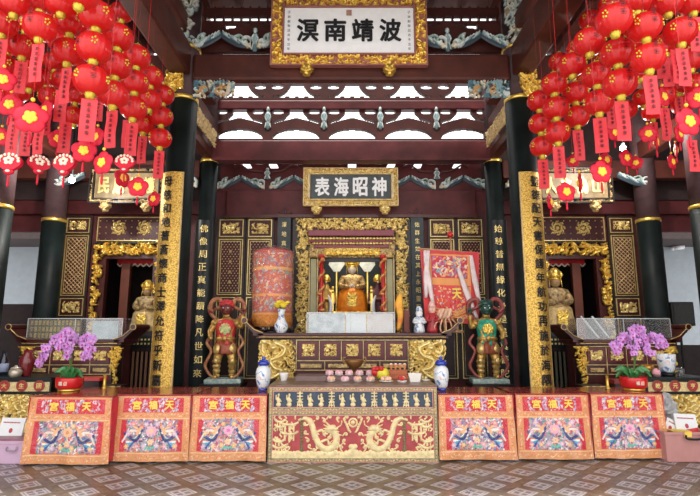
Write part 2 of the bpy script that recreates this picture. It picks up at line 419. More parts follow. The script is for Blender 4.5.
# rear wall of boards with its openings (centre shrine, two side chambers, two passages)
def wallseg(b, x0, x1, z0, z1, y0=YW, y1=YW+.12, m=0): b.box(x0, x1, y0, y1, z0, z1, m)
zt = zy(217, YW); ztop = zy(190, YW)
NX = xp(404, 240, YW)              # half width of the shrine opening
SX0, SX1 = 3.55, 4.62              # side chamber openings
PX0 = 5.72                         # passage to the outside
zdoor = zy(252, YW)
b = B()
for s in (-1, 1):
    def seg(a, c, z0, z1): wallseg(b, *sorted((s*a, s*c)), z0, z1)
    seg(NX, SX0, 0, zt); seg(SX0, SX1, zdoor, zt); seg(SX1, PX0, 0, zt); seg(PX0, 6.5, zy(232, YW), zt); seg(6.5, 7, 0, zt)
b.box(-7, 7, YW, YW+.12, zt, ztop)
b.box(-NX, NX, YW, YW+.12, 0, 1.3)
struct(b.build('wall_back', wood))
b = B(); b.box(-7.12, -7, 2.5, YW+.12, 0, 7.2); struct(b.build('wall_left', wood))
b = B(); b.box(7, 7.12, 2.5, YW+.12, 0, 7.2); struct(b.build('wall_right', wood))
# chambers behind the wall
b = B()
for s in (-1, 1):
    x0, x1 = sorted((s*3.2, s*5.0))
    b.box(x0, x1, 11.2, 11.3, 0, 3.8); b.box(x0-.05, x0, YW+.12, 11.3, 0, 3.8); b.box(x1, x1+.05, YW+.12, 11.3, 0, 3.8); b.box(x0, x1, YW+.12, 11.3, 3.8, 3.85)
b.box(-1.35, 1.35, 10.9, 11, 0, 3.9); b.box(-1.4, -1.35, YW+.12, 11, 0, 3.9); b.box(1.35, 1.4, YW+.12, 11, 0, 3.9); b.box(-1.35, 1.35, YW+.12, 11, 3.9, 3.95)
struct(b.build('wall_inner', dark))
# outside walls seen through the passages
b = B(); b.box(-10.5, -5.2, 12.8, 12.95, 0, 4.2); struct(b.build('wall_outside_left', wallw))
b = B(); b.box(5.2, 10.5, 12.8, 12.95, 0, 4.2); struct(b.build('wall_outside_right', wallw))
# roof over the hall
b = B()
b.box(-7.4, 7.4, 2.3, 7.7, 6.75, 6.85); b.box(-7.4, -2.45, 7.7, 8.95, 6.75, 6.85); b.box(2.45, 7.4, 7.7, 8.95, 6.75, 6.85)
for i in range(28):
    x = -6.9+i*.51; b.box(x-.05, x+.05, 2.3, 7.4 if abs(x) < 2.5 else 8.95, 6.62, 6.75)
struct(b.build('ceiling', wood_b))
b = B()
for s in (-1, 1):
    x0, x1 = sorted((s*2.8, s*7)); b.box(x0, x1, YB+.42, YB+.5, 3.9, 6.62)   # dark boarding over the side bays
    x0, x1 = sorted((s*2.3, s*2.8)); b.box(x0, x1, YW+.13, YW+.2, 4.0, 4.95)
struct(b.build('wall_upper', dark))

# beams
n_trim = 0
def beam(x0, x1, y0, y1, z0, z1, m, bevel=.02):
    global n_trim; n_trim += 1
    b = B(); b.box(x0, x1, y0, y1, z0, z1); return struct(b.build('trim_%d' % n_trim, m, bevel=bevel))
beam(-XI+.15, XI-.15, YF-.17, YF-.02, zy(80, YF-.17), zy(53, YF-.17), wood_b, .05)           # great front beam
beam(-XI+.05, XI-.05, YB-.15, YB+.1, zy(160, YB-.15), zy(140, YB-.15), wood)                 # middle beam
beam(-XI, XI, YB-.08, YB+.08, zy(109, YB-.08), zy(100, YB-.08), wood)                        # thin rail of the frieze
beam(-XI+.2, XI-.2, YW-.12, YW+.1, zy(215, YW-.12), zy(190, YW-.12), wood)                   # lintel over the carved doors
beam(-XI+.2, XI-.2, YW-.16, YW+.1, zy(217.5, YW-.16), zy(214, YW-.16), rosew, .005)
for s in (-1, 1):
    x0, x1 = sorted((s*(XI+.15), s*6.9))
    beam(x0, x1, YW-.12, YW+.1, zy(214, YW-.12), zy(186, YW-.12), wood)
    beam(x0, x1, YB-.1, YB+.1, zy(178, YB-.1), zy(160, YB-.1), wood_b)
    beam(*sorted((s*(XI+.15), s*(XO-.15))), YF-.15, YF+.15, zy(80, YF-.17), zy(53, YF-.17), wood_b, .05)
    # cross beams running from the front edge of the roof to the columns
    beam(s*XI-.15, s*XI+.15, 2.6, YF-.2, 5.25, 5.72, wood_b, .03)
    beam(s*XI-.1, s*XI+.1, 2.6, YF-.2, 5.95, 6.2, wood_b, .03)
    beam(s*XI-.1, s*XI+.1, YF+.18, YB-.15, 4.95, 5.25, wood_b, .03)
    beam(s*XI-.12, s*XI+.12, YF+.18, YB-.15, 5.5, 5.85, wood_b, .03)
    beam(s*XI-.08, s*XI+.08, YF+.18, YB-.15, 4.5, 4.68, wood_b, .02)
    beam(s*XO-.12, s*XO+.12, YF+.18, YB-.15, 4.5, 4.8, wood_b, .03)
for yy, z0, z1 in ((4.2, 6.3, 6.5), (5.6, 6.25, 6.5)):
    beam(-6.9, 6.9, yy-.1, yy+.1, z0, z1, wood_b, .03)

# columns
def column(x, y, r, zband, label, group, zb2=None):
    t = thing('temple_column', label, 'column', (x, y, 0), 0, group, 'thing')
    b = B(); b.lathe([(r*1.25, 0), (r*1.35, .1), (r*1.2, .22), (r*1.0, .26)], 28); b.build('stone_base', mat('grey stone', (.3, .29, .27), .6), t, smooth=True)
    b = B(); b.lathe([(r, .26), (r, zband)], 28); b.build('lacquered_shaft', colblk, t, smooth=True)
    b = B(); b.lathe([(r*.97, zband), (r*.95, 6.6)], 28); b.build('bare_wood_shaft', colbrn, t, smooth=True)
    for z in ([zband] if zb2 is None else [zband, zb2]):
        b = B(); b.lathe([(r*1.01, z-.03), (r*1.06, z-.02), (r*1.06, z+.02), (r*1.01, z+.03)], 28); b.build('gilt_band', gold, t, smooth=True)
    return t
G = 'columns of the hall'
cf = []
for s, sd_ in ((-1, 'left'), (1, 'right')):
    cf.append(column(s*XI, YF, .205, zy(95, YF-.2), 'thick black front column carrying the curved gold couplet board, %s of the altar' % sd_, G, zy(43, YF-.2)))
    column(s*XI, YB, .15, zy(159, YB-.15), 'slimmer black rear column with the dark couplet board, %s of the altar' % sd_, G)
    column(s*XO, YF, .2, zy(204, YF-.2), 'dark outer front column with gold band, beside the %s edge of the hall' % sd_, G)
    column(s*XO+s*.05, YB, .19, zy(219, YB-.15), 'dark outer rear column with gold band, before the %s passage to outside' % sd_, G)
# couplet boards on the columns
def couplet(x, y, r, off, z0, z1, chars, mboard, mtext, name, label, w, half, edge, chw, bold, zc0, zc1):
    t = thing(name, label, 'couplet board', (x, y, 0), 0, 'couplet boards')
    a = off; b = B()
    b.lathe([(r, z0), (r, z1)], 24, ang=(-90+math.degrees(a)-half, -90+math.degrees(a)+half))
    b.lathe([(r+.02, z0), (r+.025, (z0+z1)/2), (r+.02, z1)], 24, ang=(-90+math.degrees(a)-half, -90+math.degrees(a)+half))
    k = 25*2
    for i in range(24): b.f.append((i, i+1, k+i+1, k+i)); b.f.append((25+i+1, 25+i, k+50+i, k+50+i+1)); b.m += [0, 0]
    b.build('curved_board', mboard, t, smooth=False)
    b = B()
    for sg in (-1, 1):
        th = a+sg*R(half); b.tube([((r+.015)*math.sin(th), -(r+.015)*math.cos(th), z0), ((r+.015)*math.sin(th), -(r+.015)*math.cos(th), z1)], .014, 6)
    b.build('edge_moulding', edge, t)
    b = B(); n = len(chars)
    for i, ch in enumerate(chars):
        z = zc0+(zc1-zc0)*i/(n-1); b.ctext(ch, a, r+.033, z, chw, chw*.98, bold=bold)
    b.build('lettering', mtext, t)
    return t
def hammered():
    m, nt, b = new_mat('hammered gold leaf'); N = nt.nodes; L = nt.links
    tc = N.new('ShaderNodeTexCoord'); v = N.new('ShaderNodeTexVoronoi'); v.inputs['Scale'].default_value = 55; L.new(tc.outputs['Object'], v.inputs['Vector'])
    r = N.new('ShaderNodeValToRGB'); r.color_ramp.elements[0].color = (.78, .52, .11, 1); r.color_ramp.elements[1].color = (.34, .2, .04, 1); r.color_ramp.elements[0].position = .25; r.color_ramp.elements[1].position = .8
    L.new(v.outputs[0], r.inputs[0]); L.new(r.outputs[0], b.inputs['Base Color']); b.inputs['Metallic'].default_value = .6; b.inputs['Roughness'].default_value = .42
    bp = N.new('ShaderNodeBump'); bp.inputs['Strength'].default_value = .4; bp.inputs['Distance'].default_value = .01; L.new(v.outputs[0], bp.inputs['Height']); L.new(bp.outputs[0], b.inputs['Normal'])
    return m
hg = hammered()
yy = YF-.2
couplet(-XI, YF, .215, R(-20), .45, zy(172, yy), '母慈和地著蒼懷商士澤允符乎新嘉', hg, ink, 'gold_couplet_board', 'tall gold board with black writing curved around the front column left of the altar', 0, 52, gold_d, .15, .025, zy(182, yy), zy(380, yy))
couplet(XI, YF, .215, R(20), .45, zy(172, yy), '聖德配天書保護年航功再施於海隅', hg, ink, 'gold_couplet_board', 'tall gold board with black writing curved around the front column right of the altar', 0, 52, gold_d, .15, .025, zy(182, yy), zy(380, yy))
yy = YB-.16
couplet(-XI, YB, .165, R(4), .5, zy(220, yy), '佛像周正真能蹟降凡世如來', black, gold_p, 'black_couplet_board', 'narrow black board with gold writing on the rear column left of the altar', 0, 70, wood_d, .135, .012, zy(229, yy), zy(373, yy))
couplet(XI, YB, .165, R(-4), .5, zy(220, yy), '始尊普無緣化身是呈真菩陀', black, gold_p, 'black_couplet_board', 'narrow black board with gold writing on the rear column right of the altar', 0, 70, wood_d, .135, .012, zy(229, yy), zy(373, yy))

# ================================================================== FRIEZES BELOW THE ROOF
# pierced frieze over the middle beam
z0 = zy(141, YB); z1 = zy(99, YB); Wf = 2*XI-.1
c = Cv(Wf, z1-z0, .013); c.H[:] = 1
zz = lambda p: zy(p, YB)-z0
for bx in (-2.03, -1.0, .02, 1.04, 2.06):
    zb = zz(139.5); zt_ = zz(130); hw = .42
    m = (np.abs(c.X-bx) < hw) & (c.Z > zb) & (c.Z < zb+(zt_-zb)*np.sqrt(np.clip(1-((c.X-bx)/hw)**2, 0, 1))); c.H[m] = 0
    # opening with sloping shoulders under the rail
    dx = np.abs(c.X-bx); lo = zz(124.5)+np.clip((.40-dx)/.40, 0, 1)**.8*(zz(118.5)-zz(124.5)); hi = np.where(dx < .12, zz(111), lo+.03+np.clip((.22-dx)/.10, 0, 1)*.09)
    m = (dx < .41) & (c.Z > lo) & (c.Z < np.minimum(hi, zz(110))); c.H[m] = 0
    for q in (-.33, .33): c.ell(bx+q, zz(113), .1, .035, 0, None, -1)
c.pierced('lunette_frieze', frieze_w, .1, None, (0, YB-.05, z0))
tag(bpy.data.objects['lunette_frieze'], 'maroon pierced frieze with five half-round openings on the middle beam', 'frieze')
# bracket frieze under the front beam
z0 = zy(100, YB); z1 = zy(72, YB)
c = Cv(Wf, z1-z0, .013); c.H[:] = 1
zz = lambda p: zy(p, YB)-z0
for bx in (-2.54, -2.03, -1.52, -1.0, -.49, .02, .53, 1.04, 1.55, 2.06, 2.57):
    k = round((bx+2.03)/.5125)
    if k % 2 == 0:
        dx = np.abs(c.X-bx); top = np.where(dx < .12, zz(84.5), zz(96.3)+np.clip((.42-dx)/.30, 0, 1)**2.6*(zz(86)-zz(96.3))-.0)
        lo = zz(98)
        m = (dx < .43) & (c.Z > lo) & (c.Z < top); c.H[m] = 0
        for q in np.arange(-.36, .4, .18): c.rect(bx+q-.045, bx+q+.045, zz(98.4), zz(96.2), None, 1)
    else:
        for q in (-.16, .16): c.ell(bx+q, zz(87), .11, .042, 0, None, -1)
c.pierced('bracket_frieze', frieze_w, .1, None, (0, YB-.02, z0))
tag(bpy.data.objects['bracket_frieze'], 'maroon pierced bracket frieze just under the great front beam', 'frieze')
# frieze above the carved doors
z0 = zy(191, YW); z1 = zy(160, YW)
c = Cv(Wf, z1-z0, .013); c.H[:] = 1
zz = lambda p: zy(p, YW)-z0
rnd = random.Random(3)
for i in range(-10, 11):
    x = i*.255+.02
    if i in (-8, -6, 5, 8, 0, 3): 
        dx = c.X-x-.02*0; m = (np.abs(dx-(c.Z-zz(164))*.5*np.sign(i)) < .07) & (c.Z > zz(168.5)) & (c.Z < zz(161)); c.H[m] = 0
    else: c.rect(x-.07, x+.06, zz(164), zz(161), None, -1); 
c.pierced('dentil_frieze', wood, .08, None, (0, YW-.02, z0))
tag(bpy.data.objects['dentil_frieze'], 'maroon frieze with small square openings above the carved doors', 'frieze')
# little blue-white figures on the bracket posts
bw = [(.30, .42, .44), (.55, .66, .66), (.16, .26, .30), (.66, .70, .62)]
def post_figure(x, y, z, h, label, group):
    c = Cv(.14, h, .008); c.sym = True
    c.ell(0, h*.2, .045, h*.2, 0, bw[2], .03); c.ell(0, h*.52, .055, h*.25, 0, bw[0], .04); c.ell(0, h*.85, .032, h*.11, 0, bw[1], .04)
    c.stroke([(.02, h*.65), (.05, h*.5), (.025, h*.35)], .014, .01, bw[1], .05); c.stroke([(.03, h*.3), (.05, h*.1)], .014, .01, bw[3], .03)
    o = c.relief('carved_post_figure', attr, None, (x, y, z), True); return tag(o, label, 'carving', group)
for i, x in enumerate((-1.51, -.49, .53, 1.55)):
    post_figure(x, YB-.055, zy(131, YB), zy(107, YB)-zy(131, YB), '%s of the four pale blue carved figures between the lunettes' % ['leftmost', 'second from left', 'third from left', 'rightmost'][i], 'figures on the frieze')
for s in (-1, 1):
    post_figure(s*1.62+.02, YW-.03, zy(180, YW), .24, 'small grey carved figure between the blue wings %s of the black plaque' % ('left' if s < 0 else 'right'), 'figures over the lintel')
    post_figure(s*(1.49)-.0, YF-.03, zy(53, YF), .42, 'small carved figure above the great front beam %s of the large white plaque' % ('left' if s < 0 else 'right'), 'figures on the front beam')
# curled arms over the wings
for s in (-1, 1):
    b = B()
    for q in (-1, 1): b.tube([(s*1.62+.02+q*.08, 0, .1), (s*1.62+q*.3, 0, .12), (s*1.62+q*.5, 0, .24), (s*1.62+q*.62, 0, .2)], .02, 6, smooth=4)
    tag(b.build('curled_bracket', rosew, None, (0, YW-.06, zy(178, YW)), smooth=True), 'dark curled bracket arms above the blue wings %s of the black plaque' % ('left' if s < 0 else 'right'), 'bracket', 'curled brackets')
# blue-green carved wings
bg_ = [(.22, .36, .38), (.62, .70, .68), (.07, .16, .2), (.66, .6, .45), (.03, .05, .07), (.36, .48, .44)]
def wings(w, h, seed, sgn=1, res=.008):
    c = Cv(w, h, res); rnd = random.Random(seed)
    c.stroke([(-w*.46*sgn, h*.8), (-w*.2*sgn, h*.5), (w*.1*sgn, h*.25), (w*.42*sgn, h*.18)], h*.16, h*.1, bg_[4], .015)
    for i in range(9):
        t = i/8; x = -w*.44+t*w*.8; z = h*(.9-.65*t)
        c.stroke([(x*sgn, z-.02), ((x+w*.12)*sgn, z-h*.22), ((x+w*.25)*sgn, z-h*.3)], h*.05, h*.02, (bg_[0], bg_[1], bg_[2])[i % 3], .05)
        c.stroke([(x*sgn, z+.01), ((x+w*.1)*sgn, z-h*.12)], h*.028, h*.015, bg_[1], .06)
    c.spiral(w*.3*sgn, h*.4, h*.3, 0, 5*sgn, h*.08, bg_[1], .06); c.spiral(w*.12*sgn, h*.5, h*.22, 2, -5*sgn, h*.06, bg_[5], .06)
    c.ell(w*.4*sgn, h*.2, h*.14, h*.14, 0, bg_[3], .05)
    return c
GW = 'blue green carved wings'
for s in (-1, 1):
    sd_ = 'left' if s < 0 else 'right'
    for q in (-1, 1):
        for k_, off in ((0, .27), (1, .74)):
            side_ = 'left' if q < 0 else 'right'; wh = 'inner' if k_ == 0 else 'outer'
            c = wings(.47, .30, 5+q+k_, -q if k_ == 0 else q)
            o = c.relief('carved_wing', attr, None, (s*1.62+.02+q*off, YW-.03, zy(190.5, YW)), True)
            tag(o, '%s %s wing carving on the lintel, %s of the black plaque' % (wh, side_ + ' blue green', sd_), 'carving', GW)
            if (k_ == 1 and q != s) or (s*1.49+q*off)*s > 2.3: continue
            c = wings(.47, .32, 18+q+k_, -q if k_ == 0 else q)
            o = c.relief('carved_wing', attr, None, (s*1.49+q*off, YF-.1, zy(53.5, YF)), True)
            tag(o, '%s %s wing carving on the front beam, %s of the white plaque' % (wh, side_ + ' blue green', sd_), 'carving', GW)
    # bracket under the front beam ends
    c = Cv(.62, .42, .008); c.scrolls(.12, 21, h=.05, cols=bg_[:4]+[(.5, .3, .12)], reg=lambda x, z: z > (x*s+.31)*-.2+.06+.0, sp=.95)
    
    o = c.relief('beam_end_bracket', attr, None, (s*2.06, YF-.1, zy(99, YF-.1)), True)
    tag(o, 'blue and white scroll carving under the %s end of the great front beam' % sd_, 'carving', 'beam end carvings')
    # side bay wings
    for k, xx in enumerate((3.0, 5.0)):
        c = wings(.6, .3, 31+k, 1 if (k == 0) == (s < 0) else -1)
        o = c.relief('carved_wing', attr, None, (s*xx, YB-.12, zy(190, YB)), True)
        tag(o, 'blue green carved wing beside the %s column of the %s bay' % ('inner' if k == 0 else 'outer', sd_), 'carving', GW)
    # carved hanging bracket at the head of the front column
    c = Cv(.5, .75, .008); c.scrolls(.11, 41, h=.06, cols=[(.55, .56, .5), (.4, .5, .5), (.62, .6, .48), (.2, .26, .26), (.3, .22, .12)], sp=.9, reg=lambda x, z: abs(x) < .08+.2*z/.75)
    o = c.relief('carved_hanging_bracket', attr, None, (s*(XI+.0), YF-.26, zy(44, YF-.26)), True)
    tag(o, 'grey and white leaf carving hanging high on the front column %s of the altar' % sd_, 'carving', 'column head carvings')
    c = Cv(.42, .42, .007); c.scrolls(.09, 43, h=.05, sp=.95, reg=lambda x, z: abs(x*s+z*.6-.1) < .16)
    o = c.relief('gilt_corner_bracket', gold, None, (s*(XI+.14), YF-.24, zy(97, YF-.24)), False)
    tag(o, 'gold leaf carved bracket beside the gold banded neck of the %s front column' % sd_, 'carving', 'gilt column brackets')
    # carved stack between front and rear columns
    b = B()
    c = Cv(1.15, .3, .01); c.scrolls(.1, 47, h=.03, sp=.95)
    o = c.relief('carved_side_board', gold_d, None, (s*XI-s*.13, (YF+YB)/2, 4.68), False, rz=R(-90)*s if s > 0 else R(90))
    tag(o, 'dull gilt scroll board between front and rear columns %s of the altar' % sd_, 'carving', 'side scroll boards')
# upper tiers above the front beam
for tier, (p0, p1) in enumerate(((53, 24), (24, 10), (10, -8))):
    z0, z1 = zy(p0, YF+.1), min(6.6, zy(p1, YF+.1))
    c = Cv(2*XI-.4, z1-z0, .014); c.H[:] = 1
    for i in range(-17, 18):
        x = i*.14
        if tier == 0:
            pass
        else: c.rect(x-.045, x+.045, .05, .125, None, -1)
    if tier == 0:
        for bx in (-1.62, 1.62, 0): 
            dx = np.abs(c.X-bx*.92); arc = z1-z0-.02-.1*(dx/.6)**2; m = (dx < .6) & (dx > .1) & (c.Z < arc) & (c.Z > arc-.022); c.H[m] = 0; m = (np.abs(dx-.42) < .07) & (c.Z < z1-z0-.02) & (c.Z > z1-z0-.09); c.H[m] = 0
    o = c.pierced('upper_frieze', frieze_w, .08, None, (0, YF+.06+tier*.02, z0))
    tag(o, ['brown arched board directly above the great front beam', 'brown board with a row of small slots, second tier above the front beam', 'brown slotted board topmost under the roof'][tier], 'frieze', 'boards above the front beam')

# low dark wall closing the foot of the left passage, sill on the right
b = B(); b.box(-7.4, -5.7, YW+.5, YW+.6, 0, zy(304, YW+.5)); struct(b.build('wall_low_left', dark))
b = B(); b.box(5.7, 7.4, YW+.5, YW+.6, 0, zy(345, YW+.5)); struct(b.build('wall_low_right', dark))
# ================================================================== NAME PLAQUES
LG = [(.8, .5, .1), (.9, .66, .2), (.6, .35, .06)]
def plaque(name, label, x0, x1, z0, z1, Y, fw, chars, mb, mt, mf, frame_back, cw, chh, bold, feet, small=True, size=.085, seed=1, fb=None, tilt=0., slab=None):
    w_, h_ = x1-x0, z1-z0; fb = fb or fw
    t = thing(name, label, 'plaque', ((x0+x1)/2, Y, z0)); t.rotation_euler.x = tilt
    b = B(); b.box(-w_/2+.02, w_/2-.02, .03, .1, .02, h_-.02); b.build('backing_board', frame_back, t)
    b = B(); b.box(-w_/2+fw, w_/2-fw, .0, .035, fb, h_-fw); b.build('writing_panel', mb, t)
    b = B()
    for (q, m_) in ((0, fw), ): b.frame(-w_/2, w_/2, 0, h_, -.03, .05, .022)
    b.frame(-w_/2+fw-.025, w_/2-fw+.025, fb-.025, h_-fw+.025, -.03, .05, .022); b.build('edge_moulding', slab or frame_back, t)
    c = Cv(w_, h_, .0085 if w_ > 2 else .008); c.sym = True
    inn = lambda x, z: not (abs(x) < w_/2-fw+.0 and fb < z < h_-fw)
    c.scrolls(size, seed, h=.05, reg=inn, sp=1.4)
    m = (np.abs(c.X) < w_/2-fw+.015) & (c.Z > fb-.015) & (c.Z < h_-fw+.015); c.H[m] = 0
    c.relief('carved_frame', mf, t, (0, .03, 0))
    b = B(); n = len(chars); iw = w_-2*fw
    m_ = .075 if small else .03
    for i, ch in enumerate(chars):
        b.text(ch, -iw/2+iw*(m_+(1-2*m_)*(i+.5)/n), -.012, (fb+h_-fw)/2, cw, chh, bold=bold)
    b.build('lettering', mt, t)
    if small:
        b = B()
        for s in (-1, 1):
            for k in range(9):
                zc = fb+(h_-fw-fb)*(.1+.8*k/8); b.text('年立冬吉旦敬獻弟子'[k], s*iw*.465, -.006, zc, (h_-2*fw)*.06, (h_-2*fw)*.06, bold=0)
        b.build('small_inscription', mt, t)
    for s in feet:
        c = Cv(.26, .22, .008); c.sym = True
        c.ell(0, .12, .09, .09, 0, None, .07); c.ell(.05, .15, .03, .03, 0, None, .1); c.ell(0, .09, .035, .03, 0, None, .1); c.stroke([(.02, .05), (.07, .08)], .02, .02, None, .09); c.ell(.09, .19, .03, .03, 0, None, .06); c.ell(0, .03, .05, .03, 0, None, .06)
        c.relief('lion_mask_bracket', mf, t, (s, .03, -.15))
    return t
Yp = 6.92
a = at(270, 66, Yp); c_ = at(428, 66, Yp)
t = plaque('name_plaque', 'large white plaque with four bold black characters in a gold dragon frame', a.x, c_.x, a.z, zy(-4, Yp), Yp, .2, '溟南靖波',
       white, ink, gold, mat('dusty rose lacquer', (.34, .13, .11), .4), .33, .38, .035, (-.63, .60), seed=11, size=.08)
# red seal on the panel
b = B(); hh = zy(-4, Yp)-a.z; b.box(-.04, .04, -.014, -.008, hh-.2-.13, hh-.2-.04); b.build('seal', mat('grey red seal', (.45, .25, .2), .6), t)
# little battens from plaque to beam
Yp = YW-.45
a = at(303, 206, Yp); c_ = at(398.5, 206, Yp)
t = plaque('name_plaque', 'gold framed slate plaque with four white characters over the shrine', a.x, c_.x, a.z, zy(168, Yp), Yp, .13, '表海昭神',
       mat('slate grey board', (.06, .075, .08), .5, var=.3), white, gold_p, gold_d, .27, .36, .035, (-.62, .62), small=False, size=.06, seed=12)
b = B()
for s in (-1, 1): b.box(s*.76-.02, s*.76+.02, -.008, .01, .16, .6)
b.build('small_inscription', cream, t)
for q in (-.7, .7): B().bar((q, .1, .6), (q, .3, .75), .03).build('fixing_bar', wood_d, t); B().bar((q, .1, .1), (q, .34, .1), .04).build('fixing_bar', wood_d, t)
Yp = YB-.32
for s, chars, lab in ((-1, '民扈佑護', 'old gold framed plaque with four worn gilt characters above the left side door'), (1, '人之為山', 'old gold framed plaque with brush written gilt characters above the right side door')):
    px0, px1 = (88, 163) if s < 0 else (537, 614)
    a = at(px0, 203, Yp); c_ = at(px1, 203, Yp)
    t = plaque('name_plaque', lab, a.x, c_.x, a.z, zy(168, Yp), Yp, .09, chars, mat('worn brown gold board', (.3, .21, .1), .5, var=.4), gold_p, gold_d, wood_d, .2, .3, .04, (-.35, .35), small=False, size=.05, seed=14+s)
    for q in (-.5, .5): B().bar((q, .1, .5), (q, .3, .62), .03).build('fixing_bar', wood_d, t)

# ================================================================== CARVED DOOR PANELS
def lattice_cv(w_, h_, st=.06, seed=1):
    c = Cv(w_, h_, .0075)
    k = 0
    for i in range(-30, 31):
        for sg in (-1, 1):
            o = i*st*1.4
            d = np.abs((c.X*sg+c.Z-o))/1.414; c.H = np.where(d < .0034, np.maximum(c.H, .01), c.H)
    n = int(w_/st/1.4)+2
    for i in range(-n, n+1):
        for j in range(0, int(h_/st/1.4)*2+3):
            x = i*st*1.4/1*.5*2; z = j*st*1.4
            c.ell(x, z, .011, .011, 0, None, .022)
    return c
def dots_cv(w_, h_):
    c = Cv(w_, h_, .0075); st = .06
    for i in range(-4, 5):
        for j in range(0, 30):
            x = i*st+(j % 2)*st/2; z = .03+j*st*.75
            c.ell(x, z, .009, .009, 0, None, .014)
    for j in range(1, int(h_/.16)):
        z = j*h_/int(h_/.16); c.ell(0, z, .026, .026, 0, None, .02); c.ell(0, z, .012, .012, 0, None, .03)
    return c
def carved_cv(w_, h_, seed, size=.06, kind=0):
    c = Cv(w_, h_, .0075); c.sym = kind == 0
    c.scrolls(size, seed, h=.03, sp=1.3, dens=1.0)
    if kind == 1:
        c.ell(0, h_*.5, w_*.2, h_*.22, 0, None, .045); c.ell(w_*.16, h_*.65, w_*.08, h_*.12, 0, None, .045)
    return c
def door_panel(label, x0, x1, zs, group, Y=YW, kinds='CLP'):
    """zs: list of field edges from the top down"""
    w_ = x1-x0; t = thing('carved_door', label, 'carved door panel', ((x0+x1)/2, Y, zs[-1]), 0, group); zb = zs[-1]
    b = B(); b.box(-w_/2-.04, w_/2+.04, -.05, -.001, 0, zs[0]-zb+.04); b.build('door_leaf', mat('black brown door wood', (.03, .014, .012), .4, var=.3), t)
    for i, k in enumerate(kinds):
        z1 = zs[i]-zb-.02; z0 = zs[i+1]-zb+.02
        b = B(); b.frame(-w_/2, w_/2, z0, z1, -.066, -.05, .016); 
        if k in 'LD': b.frame(-w_/2+.04, w_/2-.04, z0+.04, z1-.04, -.062, -.05, .01)
        b.build('gilt_border', gold_p, t)
        b = B()
        if k != 'P':
            b.box(-w_/2+.03, w_/2-.03, -.056, -.049, z0+.03, z1-.03); b.build('red_field', mat('deep red field', (.07, .012, .014), .5), t)
        if k == 'C': carved_cv(w_-.12, z1-z0-.12, hash_(label)+i, .05, 1).relief('carved_relief', gold_p, t, (0, -.055, z0+.06))
        if k in 'LD': (lattice_cv(w_-.1, z1-z0-.1, .055) if k == 'L' else dots_cv(w_-.1, z1-z0-.1)).relief('lattice', gold_p if Y < 0 else gold_d, t, (0, -.055, z0+.05))
        if k == 'P':
            b.frame(-w_/2+.05, w_/2-.05, z0+.05, z1-.05, -.055, -.049, .006); b.build('thin_gilt_line', gold_d, t)
    return t
def hash_(s): return sum(ord(q)*(i+1) for i, q in enumerate(s)) % 997
Zp = lambda p: zy(p, YW-.05)
for (pa, pb, lab) in ((219.5, 243.5, 'carved and latticed black and gold door leaf, outer one left of the shrine'), (248.5, 272, 'carved and latticed black and gold door leaf, inner one left of the shrine'),
                      (430, 453.5, 'carved and latticed black and gold door leaf, inner one right of the shrine'), (458, 482, 'carved and latticed black and gold door leaf, outer one right of the shrine')):
    door_panel(lab, xp(pa, 230, YW-.05), xp(pb, 230, YW-.05), [Zp(218.5), Zp(238), Zp(296), .62], 'door leaves beside the shrine', kinds='CDP')
